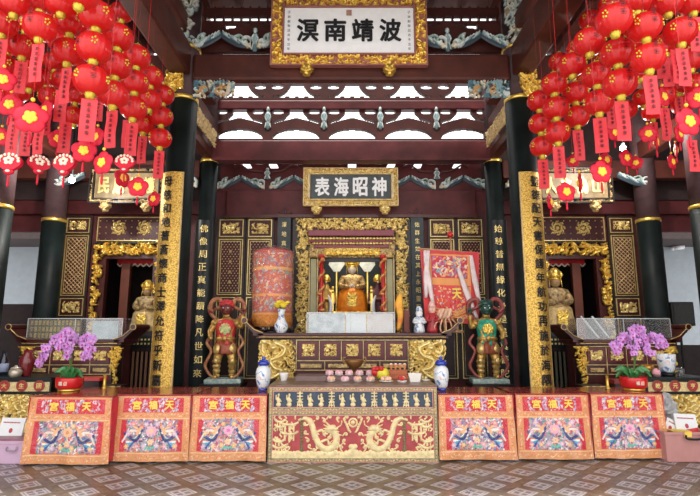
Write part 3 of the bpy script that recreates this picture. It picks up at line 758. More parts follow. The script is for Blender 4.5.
for s in (-1, 1):
    sd_ = 'left' if s < 0 else 'right'
    x0, x1 = (xp(68.5, 225, YW), xp(91.5, 225, YW)) if s < 0 else (xp(608, 225, YW), xp(630.5, 225, YW))
    door_panel('narrow gold latticed panel outside the gilt door surround of the %s chamber' % sd_, x0, x1, [Zp(217), Zp(234), Zp(297), Zp(317), .5], 'narrow latticed panels', kinds='CLCP')
    # lattice transom over the chamber door
    t = thing('lattice_transom', 'dark red latticed transom with two gilt rosettes above the %s chamber door' % sd_, 'transom', (s*4.12, YW, Zp(241)), 0, 'transoms')
    w_, h_ = 1.27, Zp(217)-Zp(241)
    b = B(); b.box(-w_/2, w_/2, -.04, -.001, 0, h_); b.build('board', mat('deep red field', (.07, .012, .014), .5), t)
    b = B(); b.frame(-w_/2, w_/2, 0, h_, -.06, -.04, .016); b.build('gilt_border', gold_p, t)
    c = lattice_cv(w_-.06, h_-.06, .085); c.H[c.H < .012] = 0
    for q in (-.24, .24):
        c.ell(q, h_*.48, .15, .17, 0, None, -1)
        for k in range(8): c.spiral(q+.085*math.cos(k*.785), h_*.48+.085*math.sin(k*.785), .045, k*.785, 5, .011, None, .03, tail=.3)
        c.ell(q, h_*.48, .035, .035, 0, None, .04)
    c.relief('rosette_carving', gold_p, t, (0, -.04, .03))
    # gilt carved door surround
    t = thing('door_surround', 'gilt openwork carved surround of the %s chamber door' % sd_, 'door surround', (s*4.12, YW-.02, 0.9), 0, 'gilt door surrounds')
    zT = zy(242, YW-.05)-.9; zM = zy(253, YW-.05)-.9
    b = B(); b.frame(-.66, .66, -.0, zT, -.06, -.0, .03); b.build('outer_frame', wood_d, t)
    c = Cv(1.28, zT, .009); c.scrolls(.085, 60+s, h=.06, sp=1.12, reg=lambda x, z: z > zM or abs(x) > .52+.02*math.sin(z*14)); 
    c.H[(np.abs(c.X) < .47) & (c.Z < zM-.05)] = 0
    c.relief('carved_band', gold, t, (0, -.05, 0))
    b = B(); b.box(-.53, -.44, -.0, .12, 0, zM); b.box(.44, .53, -.0, .12, 0, zM); b.box(-.44, .44, 0, .12, zM-.1, zM); b.build('door_jamb', rosew, t)
    b = B(); b.box(s*-.0+(.12 if s > 0 else -.28), s*0+(.28 if s > 0 else -.12), .3, .4, -.9, zM-.15) ; b.build('inner_post', mat('bright red brown wood', (.16, .04, .02), .35), t)
    b = B(); b.box(-.46, .46, .5, .53, zM-.14, zM-.04)
    for k in range(8): b.lathe([(.055, 0), (.055, .02)], 12, c=(-.4+k*.115, .51, zM-.17), sy=.3)
    b.build('scalloped_valance', redm, t)
    b = B()
    for k in range(8): b.bar((-.46+k*.115, .49, zM-.13), (-.4+k*.115, .49, zM-.19), .02); b.bar((-.34+k*.115, .49, zM-.13), (-.4+k*.115, .49, zM-.19), .02)
    b.build('valance_trim', cream, t)

# ================================================================== FIGURES (statues)
def skin(name, J, E, m, parent, sub=2, root=0):
    """continuous body: J = [(x,y,z,r)], E = edges"""
    me = bpy.data.meshes.new(name); me.from_pydata([j[:3] for j in J], E, [])
    o = bpy.data.objects.new(name, me); COL.objects.link(o); md = o.modifiers.new('skin', 'SKIN')
    for i, j in enumerate(J):
        r = j[3]; me.skin_vertices[0].data[i].radius = (r, r) if not isinstance(r, tuple) else r
        me.skin_vertices[0].data[i].use_root = (i == root)
    me.materials.append(m); md.use_smooth_shade = True
    s2 = o.modifiers.new('sub', 'SUBSURF'); s2.levels = sub; s2.render_levels = sub
    if parent: o.parent = parent
    return o
def hand(b, p, d, s, m=0, up=(0, 0, 1)):
    p = Vector(p); d = Vector(d).normalized(); u = Vector(up); sd_ = d.cross(u); sd_ = sd_.normalized() if sd_.length > .1 else Vector((0, 1, 0)); n = sd_.cross(d)
    b.ell(p+d*s*.4, (s*.3, s*.3, s*.3), m, 8, 6)
    for i, l in enumerate((.7, .82, .76, .6)):
        o = p+d*s*.6+sd_*s*(.24-.16*i); b.tube([o, o+d*s*l*.5+n*s*.02, o+d*s*l*.75+n*s*.22, o+d*s*l*.7+n*s*.42], [s*.09, s*.08, s*.07, s*.05], 5, m)
    o = p+d*s*.25+sd_*s*.28; b.tube([o, o+sd_*s*.25+d*s*.25, o+sd_*s*.2+d*s*.5+n*s*.2], [s*.1, s*.08, s*.06], 5, m)
skin_red = mat('dark red painted flesh', (.17, .03, .025), .35, var=.3, coat=.3)
skin_teal = mat('dark green painted flesh', (.015, .08, .06), .35, var=.3, coat=.3)
goldcloth = mat('gold painted robe', (.55, .33, .09), .36, .5, var=.45, scale=14)
redpaint = mat('red armour paint', (.62, .045, .05), .4, var=.25, scale=14)
greenpaint = mat('green armour paint', (.03, .38, .24), .4, var=.35, scale=14)
def guardian(x, y, z, s, flesh, armour, emb, label):
    t = thing('guardian_statue', label, 'statue', (x, y, z), 0)
    b = B(); b.box(-.27, .27, -.2, .2, 0, .07); b.build('statue_base', attr_base, t, bevel=.015)
    g = 1 if s < 0 else -1   # raised arm towards the shrine
    # joints (height of figure about 1.2)
    J = [(0, 0, .58, .10), (0, -.01, .72, .105), (0, -.01, .86, .12), (0, 0, .95, .06), (0, -.02, 1.0, .05), (0, -.03, 1.1, .085), (0, -.03, 1.16, .06),
         (.09, 0, .5, .085), (.12, -.05, .31, .06), (.11, 0, .1, .04), (.12, -.1, .09, .035),
         (-.09, 0, .5, .085), (-.11, -.02, .31, .06), (-.12, .0, .1, .04), (-.13, -.1, .09, .035),
         (-g*.15, 0, .9, .06), (-g*.24, -.02, .76, .045), (-g*.2, -.13, .64, .035),
         (g*.15, 0, .9, .06), (g*.25, -.02, .82, .045), (g*.25, -.06, 1.02, .035)]
    E = [(0, 1), (1, 2), (2, 3), (3, 4), (4, 5), (5, 6), (0, 7), (7, 8), (8, 9), (9, 10), (0, 11), (11, 12), (12, 13), (13, 14), (2, 15), (15, 16), (16, 17), (2, 18), (18, 19), (19, 20)]
    skin('body', J, E, goldcloth, t)
    # head with face
    b = B(); b.ell((0, -.035, 1.1), (.085, .095, .1), 0, 16, 10); b.ell((0, -.13, 1.085), (.025, .025, .03)); b.ell((0, -.118, 1.05), (.04, .02, .016)); b.ell((.09, -.02, 1.1), (.015, .02, .035)); b.ell((-.09, -.02, 1.1), (.015, .02, .035))
    for q in (-.035, .035): b.ell((q, -.115, 1.115), (.022, .018, .018)); b.bar((q-.02, -.12, 1.135), (q+.02, -.13, 1.145), .012)
    b.tube([(0, -.02, .98), (0, -.02, 1.05)], .05, 8)
    hand(b, (-g*.2, -.13, .64), (0, -.4, -1), .085, up=(1, 0, 0)); hand(b, (g*.25, -.06, 1.02), (0, -.1, 1), .085, up=(0, 1, 0))
    b.build('head_and_hands', flesh, t, smooth=True)
    b = B(); b.ell((-.035, -.132, 1.117), (.01, .008, .009)); b.ell((.035, -.132, 1.117), (.01, .008, .009)); b.build('eyes', white, t)
    # armour coat with skirt
    b = B(); b.lathe([(.155, .56), (.145, .6), (.13, .66), (.145, .76), (.16, .86), (.13, .93), (.07, .955)], 24, sy=.8, rib=lambda a: .03*math.cos(a*10)); b.build('armour_coat', armour, t, smooth=True)
    b = B()
    for q in (-1, 1): b.ell((q*.165, 0, .89), (.065, .075, .06), 0); b.ell((q*.2, 0, .84), (.045, .055, .04), 0)
    b.lathe([(.15, .63), (.155, .655), (.145, .68)], 24, sy=.82); b.ell((0, -.13, .66), (.04, .03, .04))
    b.build('shoulder_guard_and_belt', goldcloth, t, smooth=True)
    c = Cv(.2, .2, .006); c.sym = True
    for k in range(7): c.spiral(.045*math.cos(k*.9), .1+.045*math.sin(k*.9), .03, k, 5, .009, None, .015, tail=.2)
    c.ell(0, .1, .022, .022, 0, None, .02); c.relief('chest_emblem', emb, t, (0, -.12, .7))
    b = B()
    b.tube([(-.1, 0, 1.16), (0, -.02, 1.21), (.1, 0, 1.16)], [.03, .05, .03], 8, smooth=3); b.ell((0, -.02, 1.19), (.09, .08, .05))
    for q in (-1, 1): b.ell((q*.07, -.05, 1.22), .025); b.ell((q*.03, -.08, 1.23), .02)
    b.build('helmet', flesh if s > 0 else armour, t, smooth=True)
    b = B()
    for q in (-1, 1):
        for k in range(4): b.lathe([(.062-.006*k, .34-.07*k), (.07-.006*k, .32-.07*k), (.056-.006*k, .29-.07*k)], 12, c=(q*.115, -.03+.01*k, 0))
        b.ell((q*.12, -.09, .33), (.04, .03, .045)); b.ell((q*.1, -.05, .5), (.075, .085, .1))
    b.build('greave', mat('ochre greave', (.8, .55, .2), .35, .5, var=.3, scale=20), t, smooth=True)
    b = B(); b.lathe([(.135, .62), (.16, .54), (.175, .44), (.17, .43), (.13, .5)], 30, sy=.85, rib=lambda a: .1*math.cos(a*7)); b.build('skirt_flap', mat('rust skirt', (.3, .07, .03) if s < 0 else (.25, .2, .05), .4, .2, var=.4, scale=16), t, smooth=True)
    # flowing ribbons round the head and down the sides
    b = B()
    for q in (-1, 1):
        P = [(q*.1, .08, .95), (q*.2, .08, 1.05), (q*.19, .07, 1.2), (q*.1, .06, 1.24), (q*.08, .06, 1.15), (q*.16, .07, 1.1)]
        b.tube([(x*1.25, y, (z-1.1)*1.15+1.1) for x, y, z in P], [.024, .036, .036, .03, .02], 6, 0, .5, smooth=5); b.tube([(q*.2, .06, 1.06), (q*.27, .05, 1.12), (q*.25, .05, 1.2)], [.03, .03, .015], 6, 0, .5, smooth=3)
        P = [(q*.2, -.02, .72), (q*.27, -.03, .6), (q*.2, -.06, .48), (q*.24, -.06, .36), (q*.28, -.05, .25), (q*.2, -.06, .12), (q*.12, -.08, .08)]
        b.tube(P, [.018, .026, .02, .026, .022, .012], 6, 0, .5, smooth=5)
    b.build('ribbon', mat('ribbon red gold', (.25, .04, .03), .4, var=.5, scale=12, col2=(.6, .32, .12)) if s < 0 else mat('ribbon dull red', (.3, .06, .05), .4, var=.4, scale=10), t, smooth=True)
    return t
attr_base = mat('painted blue white base', (.12, .3, .3), .5, scale=20, col2=(.6, .62, .55))
def pedestal(x, y, h, w_, label):
    b = B(); b.box(-w_/2, w_/2, -w_/2*.8, w_/2*.8, 0, .08); b.box(-w_/2+.04, w_/2-.04, -w_/2*.8+.03, w_/2*.8-.03, .08, h-.06); b.box(-w_/2, w_/2, -w_/2*.8, w_/2*.8, h-.06, h)
    o = b.build('statue_pedestal', wood_d, None, (x, y, 0)); tag(o, label, 'pedestal', 'statue pedestals'); return o
pedestal(-1.98, 8.05, .69, .62, 'dark wooden pedestal under the red guardian statue'); pedestal(2.14, 8.05, .69, .62, 'dark wooden pedestal under the green guardian statue')
guardian(-1.98, 8.05, .69, -1, skin_red, redpaint, mat('leaf green enamel', (.2, .5, .2), .4, scale=20, col2=(.9, .7, .3)), 'red faced guardian statue in red armour with looping ribbons left of the altar').rotation_euler.z = .12
guardian(2.14, 8.05, .69, 1, skin_teal, greenpaint, gold, 'green faced guardian statue in green and gold armour right of the altar').rotation_euler.z = -.1
for o in bpy.data.objects:
    if o.name.startswith('guardian_statue'):
        o.scale = (1.03,)*3

def seated_deity(x, y, z, h, robe, face, label, group=None, crown=gold, lap=None):
    t = thing('deity_statue', label, 'statue', (x, y, z), 0, group); k = h/1.1
    def S(v): return v*k
    b = B()
    b.lathe([(S(.30), 0), (S(.31), S(.1)), (S(.28), S(.25)), (S(.26), S(.38)), (S(.2), S(.45))], 24, sy=.8, rib=lambda a: .05*math.cos(a*9)); b.build('robe_skirt', lap or robe, t, smooth=True)
    J = [(0, 0, S(.35), S(.16)), (0, 0, S(.55), S(.15)), (0, 0, S(.68), S(.12)), (0, 0, S(.76), S(.05)), (S(.17), 0, S(.66), S(.08)), (S(.24), -S(.05), S(.5), S(.07)), (S(.06), -S(.2), S(.48), S(.05)), (-S(.17), 0, S(.66), S(.08)), (-S(.24), -S(.05), S(.5), S(.07)), (-S(.06), -S(.2), S(.48), S(.05))]
    skin('robed_body', J, [(0, 1), (1, 2), (2, 3), (2, 4), (4, 5), (5, 6), (2, 7), (7, 8), (8, 9)], robe, t)
    b = B(); b.ell((0, -S(.02), S(.85)), (S(.085), S(.085), S(.1)), 0, 16, 10); b.ell((0, -S(.1), S(.84)), (S(.013), S(.015), S(.02))); b.ell((0, -S(.094), S(.805)), (S(.022), S(.01), S(.007)))
    for q in (-1, 1): b.ell((q*S(.028), -S(.092), S(.865)), (S(.014), S(.008), S(.006))); b.ell((q*S(.078), 0, S(.85)), (S(.01), S(.015), S(.03))); hand(b, (q*S(.05), -S(.2), S(.47)), (-q*.5, -.6, .5), S(.07))
    b.tube([(0, 0, S(.74)), (0, 0, S(.8))], S(.035), 8); b.build('head_and_hands', face, t, smooth=True)
    b = B(); b.lathe([(S(.085), S(.9)), (S(.1), S(.96)), (S(.09), S(1.04)), (S(.04), S(1.1)), (0, S(1.11))], 18, rib=lambda a: .08*math.cos(a*9)); b.lathe([(S(.1), S(.885)), (S(.11), S(.9)), (S(.1), S(.915))], 18)
    for q in (-1, 1): b.tube([(q*S(.1), 0, S(.92)), (q*S(.13), 0, S(.98)), (q*S(.11), 0, S(1.04))], [S(.02), S(.025), S(.01)], 6); b.tube([(q*S(.1), -S(.02), S(.9)), (q*S(.11), -S(.04), S(.76))], S(.008), 5)
    for q in range(-2, 3): b.ell((q*S(.035), -S(.1), S(.95)), (S(.012),)*3)
    b.build('crown', crown, t, smooth=True)
    c = Cv(S(.2), S(.26), .008); c.sym = True; c.scrolls(S(.04), 7, h=.015, sp=1.3)
    c.relief('gilt_embroidery', crown, t, (0, -S(.26), S(.1)))
    return t

# ================================================================== CENTRAL SHRINE
SY = YW-.12
sh = thing('shrine_surround', 'gilt carved openwork surround framing the central shrine', 'shrine', (0, SY, 1.3))
hT = zy(219, SY)-1.3; xo = xp(408, 240, SY)-CX*0; 
c = Cv(2*1.045, hT, .0085); c.sym = True
c.scrolls(.07, 71, h=.06, sp=1.12, reg=lambda x, z: z > hT-.25 or x > .8)
c.H[(np.abs(c.X) < .8) & (c.Z < hT-.27)] = 0
c.relief('outer_carved_band', gold_p, sh, (0.02, -.03, 0))
b = B(); b.box(-1.08, -.8, -.02, .1, 0, hT); b.box(.82, 1.1, -.02, .1, 0, hT); b.box(-.8, .82, -.02, .1, hT-.27, hT); b.build('backing_frame', wood_d, sh)
for s in (-1, 1): B().box(.01+s*.70-.09, .01+s*.70+.09, .02, .1, 0, hT-.3).build('inner_pilaster', rosew, sh)
grn = mat('jade green panel', (.35, .4, .26), .45, scale=12, col2=(.5, .45, .2))
for s in (-1, 1):
    for q0, q1 in ((.5, hT-.75), (.12, .4)): B().box(.01+s*.70-.05, .01+s*.70+.05, .0, .03, q0, q1).build('pilaster_panel', grn, sh)
b = B()
for s in (-1, 1):
    b.frame(.01+s*.70-.085, .01+s*.70+.085, .46, hT-.7, -.01, .03, .02); b.frame(.01+s*.70-.085, .01+s*.70+.085, .07, .44, -.01, .03, .02)
b.build('pilaster_moulding', gold_d, sh)
c = Cv(1.62, .5, .0085); c.sym = True; c.scrolls(.06, 73, h=.04, sp=.95, reg=lambda x, z: z < .46); c.relief('inner_frieze_carving', gold_d, sh, (0.01, .01, hT-.75+.02))
b = B(); b.box(-.8, .82, .02, .1, hT-.8, hT-.27); b.build('frieze_backing', wood_d, sh)
# little canopy roof inside
cp = thing('shrine_canopy', 'maroon and gold stepped canopy roof inside the central shrine', 'canopy', (0.02, SY-.0, zy(256, SY)))
zq = lambda p: zy(p, SY)-zy(256, SY)
b = B(); b.box(-.8, .76, -.22, .02, zq(238), zq(232)); b.box(-.7, .68, -.14, .02, zq(249), zq(246)); b.box(-.78, .74, -.16, .02, zq(243.5), zq(241)); b.build('roof_board', mat('plum roof board', (.24, .04, .06), .35), cp, bevel=.01)
b = B()
for row, (z_, n, y_, r_) in enumerate(((zq(240.3), 26, -.19, .028), (zq(244.8), 24, -.15, .026), (zq(251.0), 16, -.12, .03))):
    hw = (.76, .7, .44)[row]; b = B()
    for i in range(n): b.ell((-hw+2*hw*i/(n-1), y_, z_), (hw/n*1.15, .03, r_), 0, 8, 6)
    b.build('gilt_bracket_row', gold_p, cp, smooth=True)
c = Cv(1.0, .16, .008); c.sym = True; c.scrolls(.05, 75, h=.03, sp=.9); c.relief('hanging_fringe_carving', gold, cp, (0, -.1, zq(256)))
c = Cv(.36, .26, .008); c.scrolls(.06, 76, h=.04, sp=.9)
for s in (-1, 1): c.relief('corner_carving', gold_d, cp, (s*.6, -.06, zq(258)))
# dragon pillars
for s in (-1, 1):
    t = thing('dragon_pillar', 'slim red and gold dragon pillar on the %s side of the seated goddess' % ('left' if s < 0 else 'right'), 'pillar', (0.02+s*.56, SY-.08, 1.42), 0, 'dragon pillars', 'thing')
    hp = zy(255, SY-.08)-1.42
    b = B(); b.lathe([(.06, 0), (.06, .05), (.035, .07), (.033, hp-.06), (.06, hp-.04), (.06, hp)], 16); b.build('pillar_shaft', redm, t, smooth=True)
    b = B(); P = [(.05*math.cos(q*.9), .05*math.sin(q*.9), .08+q*(hp-.16)/34) for q in range(35)]; b.tube(P, [.016]+[.022]*30+[.03], 6)
    b.ell((.03, -.08, hp-.1), (.045, .05, .04)); b.ell((-.03, -.07, hp*.5), (.05, .03, .03)); b.ell((.03, -.07, hp*.3), (.05, .03, .03))
    b.build('coiled_dragon', mat('orange gold dragon', (.6, .08, .03), .35, .3, scale=18, col2=(.9, .6, .2)), t, smooth=True)
# inside: backdrop, throne, goddess, attendants
b = B(); b.box(-1.2, 1.2, YW+.15, 10.85, 1.38, 1.45); tag(b.build('shrine_platform', rosew), 'dark red platform inside the central shrine', 'platform')
b = B(); b.box(-1.1, 1.1, 10.6, 10.64, 1.5, 3.7); o = b.build('shrine_backdrop', mat('blue black backdrop', (.02, .028, .04), .6, var=.5, scale=4), None); tag(o, 'blue black painted backdrop behind the seated goddess', 'backdrop')
dy = 9.85
dz = zy(312, dy)
gd = seated_deity(xp(352, 290, dy), dy, dz, zy(257, dy)-dz, mat('dark gold embroidered robe', (.10, .06, .04), .45, .3, scale=30, col2=(.75, .5, .18)), mat('pale powdered face', (.85, .74, .62), .45, var=.05), 'seated goddess statue in gold crown and orange robe at the centre of the shrine', lap=mat('orange silk robe', (.95, .26, .02), .5, var=.3, scale=12))
th = thing('throne', 'gilt carved throne and stepped base holding the seated goddess', 'throne', (gd.location.x, dy, 1.45))
hb = dz-1.45
b = B(); b.box(-.4, .4, -.3, .35, 0, hb*.4); b.box(-.36, .36, -.28, .3, hb*.4, hb-.0); b.build('base', gold_d, th, bevel=.01)
b = B(); b.box(-.26, .26, .3, .35, hb, hb+.6); b.tube([(-.28, .32, hb+.55), (-.16, .32, hb+.68), (0, .32, hb+.76), (.16, .32, hb+.68), (.28, .32, hb+.55)], .03, 6, smooth=3); b.build('backrest', rosew, th, smooth=False)
b = B()
for s in (-1, 1): b.bar((s*.37, -.28, hb), (s*.37, -.28, hb+.42), .04); b.bar((s*.37, -.3, hb+.36), (s*.37, .3, hb+.36), .035); b.ell((s*.37, -.29, hb+.44), .035)
b.build('arm_rest', gold, th)
c = Cv(.7, hb, .01); c.sym = True; c.scrolls(.06, 81, h=.02, sp=1); c.relief('base_carving', gold, th, (0, -.3, 0))
for s in (-1, 1):
    sd_ = 'left' if s < 0 else 'right'
    ax = xp(352+s*26, 300, 9.75)
    t = thing('attendant_statue', 'small dark attendant figure standing at the %s hand of the goddess' % sd_, 'statue', (ax, 9.75, 1.45), 0, 'shrine attendants')
    hh = zy(275, 9.75)-1.45; k = hh/1.2
    skin('body', [(0, 0, .55*k, .13*k), (0, 0, .8*k, .12*k), (0, 0, .92*k, .05*k), (0, 0, 1.05*k, .085*k), (.05*k, 0, .3*k, .12*k), (.05*k, 0, .04*k, .13*k), (.15*k, 0, .8*k, .06*k), (.18*k, -.1*k, .6*k, .05*k), (-.15*k, 0, .8*k, .06*k), (-.18*k, -.1*k, .6*k, .05*k)],
         [(0, 1), (1, 2), (2, 3), (0, 4), (4, 5), (1, 6), (6, 7), (1, 8), (8, 9)], goldcloth if s < 0 else mat('plum robe', (.12, .03, .04), .4), t)
    b = B(); b.lathe([(.09*k, 1.05*k), (.1*k, 1.12*k), (.05*k, 1.2*k), (0, 1.22*k)], 12); b.build('headdress', gold, t, smooth=True)
    b = B(); hand(b, (.18*k, -.1*k, .6*k), (0, -1, .2), .07*k); hand(b, (-.18*k, -.1*k, .6*k), (0, -1, .2), .07*k); b.ell((0, -.08*k, 1.04*k), (.02*k, .02*k, .03*k)); b.build('hand_and_face', mat('gold face', (.8, .6, .4)), t, smooth=True)
    # pale curved tusk like fan and hanging fan
    b = B(); b.tube([(0, 0, 0), (-s*.05, -.02, .12), (-s*.05, -.02, .26), (s*.0, 0, .4)], [.012, .035, .035, .01], 8, 0, .4, smooth=4)
    o = b.build('carved_tusk', white, None, (xp(352+s*24, 318, 9.55), 9.55, 1.75), smooth=True); tag(o, 'pale curved tusk shaped carving %s of the goddess' % sd_, 'carving', 'tusk carvings')
    b = B(); b.bar((.0, 0, 1.4), (0, 0, .3), .02, 1); P = [(.12, .3), (.16, .14), (.06, .0), (-.06, 0), (-.16, .14), (-.12, .3)]; b.prism([(x*1., z+.0) for x, z in P], -.015, .015)
    zb_ = zy(271, 9.9); b2 = b.build('ceremonial_fan', [mat('white blue fan', (.7, .76, .74), .5, scale=10, var=.2), gold], None, (xp(352+s*15.5, 268, 9.9), 10.0, zb_)); tag(b2, 'white ceremonial fan on a pole behind the goddess, %s one' % sd_, 'fan', 'ceremonial fans')
    b = B(); b.bar((0, 0, 0), (0, 0, zb_-1.45+.3), .025); b2 = b.build('fan_pole', gold, b2, (0, .0, 1.45-zb_))
ll = bpy.data.lights.new('shrine_lamp', 'AREA'); ll.energy = 12; ll.color = (1, .88, .7); ll.size = .8; ll.size_y = .3; ll.shape = 'RECTANGLE'
lo = bpy.data.objects.new('shrine_lamp', ll); COL.objects.link(lo); lo.location = (0, 9.5, 3.55); lo.rotation_euler = (R(25), 0, 0)
# narrow couplet boards flanking the shrine
for s, chars, n_ in ((-1, '澤地真方永護佑平安', 'left'), (1, '佑群生如在其上永昭靈配天恩', 'right')):
    px0, px1 = (277, 290.5) if s < 0 else (411, 424)
    x0, x1 = xp(px0, 230, YW-.2), xp(px1, 230, YW-.2); z0 = zy(334, YW-.2); z1 = zy(216, YW-.2)
    t = thing('hanging_couplet_board', 'narrow slate board with gold writing and hook, %s of the shrine' % n_, 'couplet board', ((x0+x1)/2, YW-.12, z0), 0, 'narrow couplet boards')
    w_ = x1-x0; b = B(); b.box(-w_/2, w_/2, -.03, .03, 0, z1-z0); b.build('board', mat('slate blue black board', (.03, .045, .05), .45, var=.3), t, bevel=.01)
    b = B(); b.tube([(-.09, 0, z1-z0-.02), (-.12, 0, z1-z0+.09), (-.05, 0, z1-z0+.03), (0, 0, z1-z0+.16), (.05, 0, z1-z0+.03), (.12, 0, z1-z0+.09), (.09, 0, z1-z0-.02)], .014, 6, smooth=4); b.build('bat_shaped_hook', rosew, t, smooth=True)
    b = B()
    for i, ch in enumerate(chars): b.text(ch, 0, -.034, (z1-z0)*(.93-i*(.92/len(chars))*(.8 if s < 0 else 1.)), .085, .095, bold=0)
    b.build('lettering', gold_p, t)
# ================================================================== ALTAR TABLES WITH UPTURNED ENDS
def altar_table(name, label, x0, x1, y0, y1, ztop, zbot, nfield, dragon, seed):
    cx = (x0+x1)/2; w_ = x1-x0; d_ = y1-y0; t = thing(name, label, 'altar table', (cx, y0, 0)); H = ztop
    b = B(); b.box(-w_/2, w_/2, 0, d_, H-.045, H); b.box(-w_/2+.05, w_/2-.05, .02, d_-.02, H-.085, H-.045); b.build('table_top', rosew, t, bevel=.008)
    for s in (-1, 1):
        b = B(); P = [(s*(w_/2-.16), H-.0), (s*(w_/2-.02), H+.05), (s*(w_/2+.1), H+.16), (s*(w_/2+.13), H+.2)]
        for i in range(3):
            (ax, az), (bx, bz) = P[i], P[i+1]; pl = [(ax, az), (bx, bz), (bx, bz-.05), (ax, az-.06)]
            b.prism(pl if s > 0 else pl[::-1], 0, d_)
        b.tube([(s*(w_/2+.13), -.01, H+.19), (s*(w_/2+.13), d_+.01, H+.19)], .045, 10)
        b.build('upturned_end', rosew, t)
    b = B()
    for s in (-1, 1):
        b.tube([(s*(w_/2-.16), -.012, H+.005), (s*(w_/2-.02), -.012, H+.055), (s*(w_/2+.1), -.012, H+.165)], .007, 6); 
        P = [(s*(w_/2+.13)+.045*math.cos(a), -.014, H+.19+.045*math.sin(a)) for a in np.linspace(0, 6.28, 12)]; b.tube(P, .007, 5)
    b.tube([(-w_/2+.1, -.008, H-.06), (w_/2-.1, -.008, H-.06)], .008, 5)
    b.build('gilt_edge_line', gold_d, t)
    dw = .50 if dragon else .16
    b = B(); b.box(-w_/2+dw+.02, w_/2-dw-.02, .062, .12, zbot, H-.09); b.box(-w_/2+.1, w_/2-.1, .25, d_-.05, zbot, H-.09); b.build('apron_board', rosew, t)
    # legs with dragon carving
    for s in (-1, 1):
        xx = s*(w_/2-dw*.5-(.17 if dragon else .08))
        b = B(); b.box(xx-dw*.3, xx+dw*.3, .08, .3, 0, H-.09); b.build('leg', wood_d, t)
        h_ = H-.1-zbot; c = Cv(dw+(.06 if dragon else .16), h_, .008)
        if dragon:
            c.scrolls(.075, seed+s+40, h=.07, sp=1.05)
            P = [(-.02, h_*.92), (.12, h_*.8), (.08, h_*.62), (-.08, h_*.5), (-.04, h_*.33), (.08, h_*.25), (.0, h_*.12), (-.1, h_*.05)]
            c.stroke([(s*-p[0], p[1]) for p in P], .055, .035, None, .12, sm=6)
            c.ell(-s*-.05, h_*.8, .08, .07, 0, None, .15); c.ell(s*.02, h_*.66, .07, .05, .5, None, .13)
            c.stroke([(s*.2, h_*.98), (s*.22, h_*.75), (s*.14, h_*.6)], .05, .02, None, .09); c.stroke([(s*.2, h_*.95), (s*.1, h_*.9)], .06, .03, None, .1)
            for k in range(9): c.spiral(s*(.16-.3*(k % 3)/2*.9), h_*(.95-.1*k), .05, k*1.3, 5, .014, None, .1)
            for k in range(16): c.ell(random.Random(k+seed).uniform(-.2, .2), random.Random(k*7+seed).uniform(.02, h_-.03), .035, .014, k, None, .09)
        else: c.scrolls(.045, seed+s, h=.04, sp=1.15, reg=lambda x, z: abs(x) < .03+.07*(z/h_)**2)
        c.relief('dragon_leg_carving' if dragon else 'leg_carving', gold_p if dragon else gold, t, (xx+s*(.04 if dragon else .02), .05, zbot))
    # carved drawers / fields
    W2 = w_-2*dw-(.36 if dragon else .1); fz1 = H-.12; fz0 = fz1-.27 if dragon else fz1-.24
    b = B(); b.frame(-W2/2-.02, W2/2+.02, fz0-.17, fz1+.02, .04, .06, .012)
    b.box(-W2/2, W2/2, .045, .06, fz0-.03, fz0-.018)
    for i in range(1, nfield): x = -W2/2+W2*i/nfield; b.box(x-.005, x+.005, .045, .06, fz0-.02, fz1)
    for i in range(1, 4): x = -W2/2+W2*i/4; b.box(x-.005, x+.005, .045, .06, fz0-.17, fz0-.03)
    b.build('gilt_moulding', gold_d, t)
    for i in range(nfield):
        x = -W2/2+W2*(i+.5)/nfield; cw = W2/nfield-.09
        o = B().box(-cw/2-.025, cw/2+.025, .045, .06, 0, fz1-fz0-.03).build('carved_field', mat('wine red field', (.13, .012, .02), .35), t, (x, 0, fz0+.015))
        cw2 = min(cw, .19); c = Cv(cw2, fz1-fz0-.09, .0075); c.scrolls(.042, seed+10+i, h=.03, sp=1.15); c.relief('field_carving', gold_p, o, (0, .045, .03))
    for i in range(4):
        x = -W2/2+W2*(i+.5)/4; c = Cv(W2/4-.1, .06, .008); c.scrolls(.03, seed+30+i, h=.02, sp=1.0); c.relief('lower_carving', gold_d, t, (x, .06, fz0-.13))
    return t
ZA = zy(333, 7.75)
altar_table('altar_table', 'long rosewood altar table with carved gold dragon legs and upturned ends before the shrine', -1.5, 1.53, 7.75, 8.55, ZA, .75, 5, True, 3)
ZS = zy(339.5, 7.85)
altar_table('side_altar_table', 'dark side altar table with upturned ends behind the left orchid', xp(16, 340, 7.85), xp(124, 340, 7.85), 7.85, 8.4, ZS, .6, 4, False, 50)
altar_table('side_altar_table', 'dark side altar table with upturned ends behind the right orchid', xp(573, 340, 7.85), xp(681, 340, 7.85), 7.85, 8.4, ZS, .6, 4, False, 80)
# low gilt stools at the feet of the side tables
for s, (pa, pb) in ((-1, (108, 126)), (1, (577, 601))):
    x0, x1 = xp(pa, 385, 7.5), xp(pb, 385, 7.5); t = thing('low_carved_stand', 'low gilt carved stand %s' % ('by the slatted rack near the left gold column' if s < 0 else 'on the floor beside the right gold column'), 'stand', ((x0+x1)/2, 7.45, 0), 0, 'low gilt stands')
    w_ = x1-x0; b = B(); b.box(-w_/2, w_/2, -.12, .15, .66, .72); b.box(-w_/2+.03, w_/2-.03, -.1, .13, 0, .66); b.build('body', wood_d, t)
    c = Cv(w_, .09, .008); c.scrolls(.04, 5, h=.03, sp=.9); c.relief('gilt_edge_carving', gold_p, t, (0, -.12, .63))
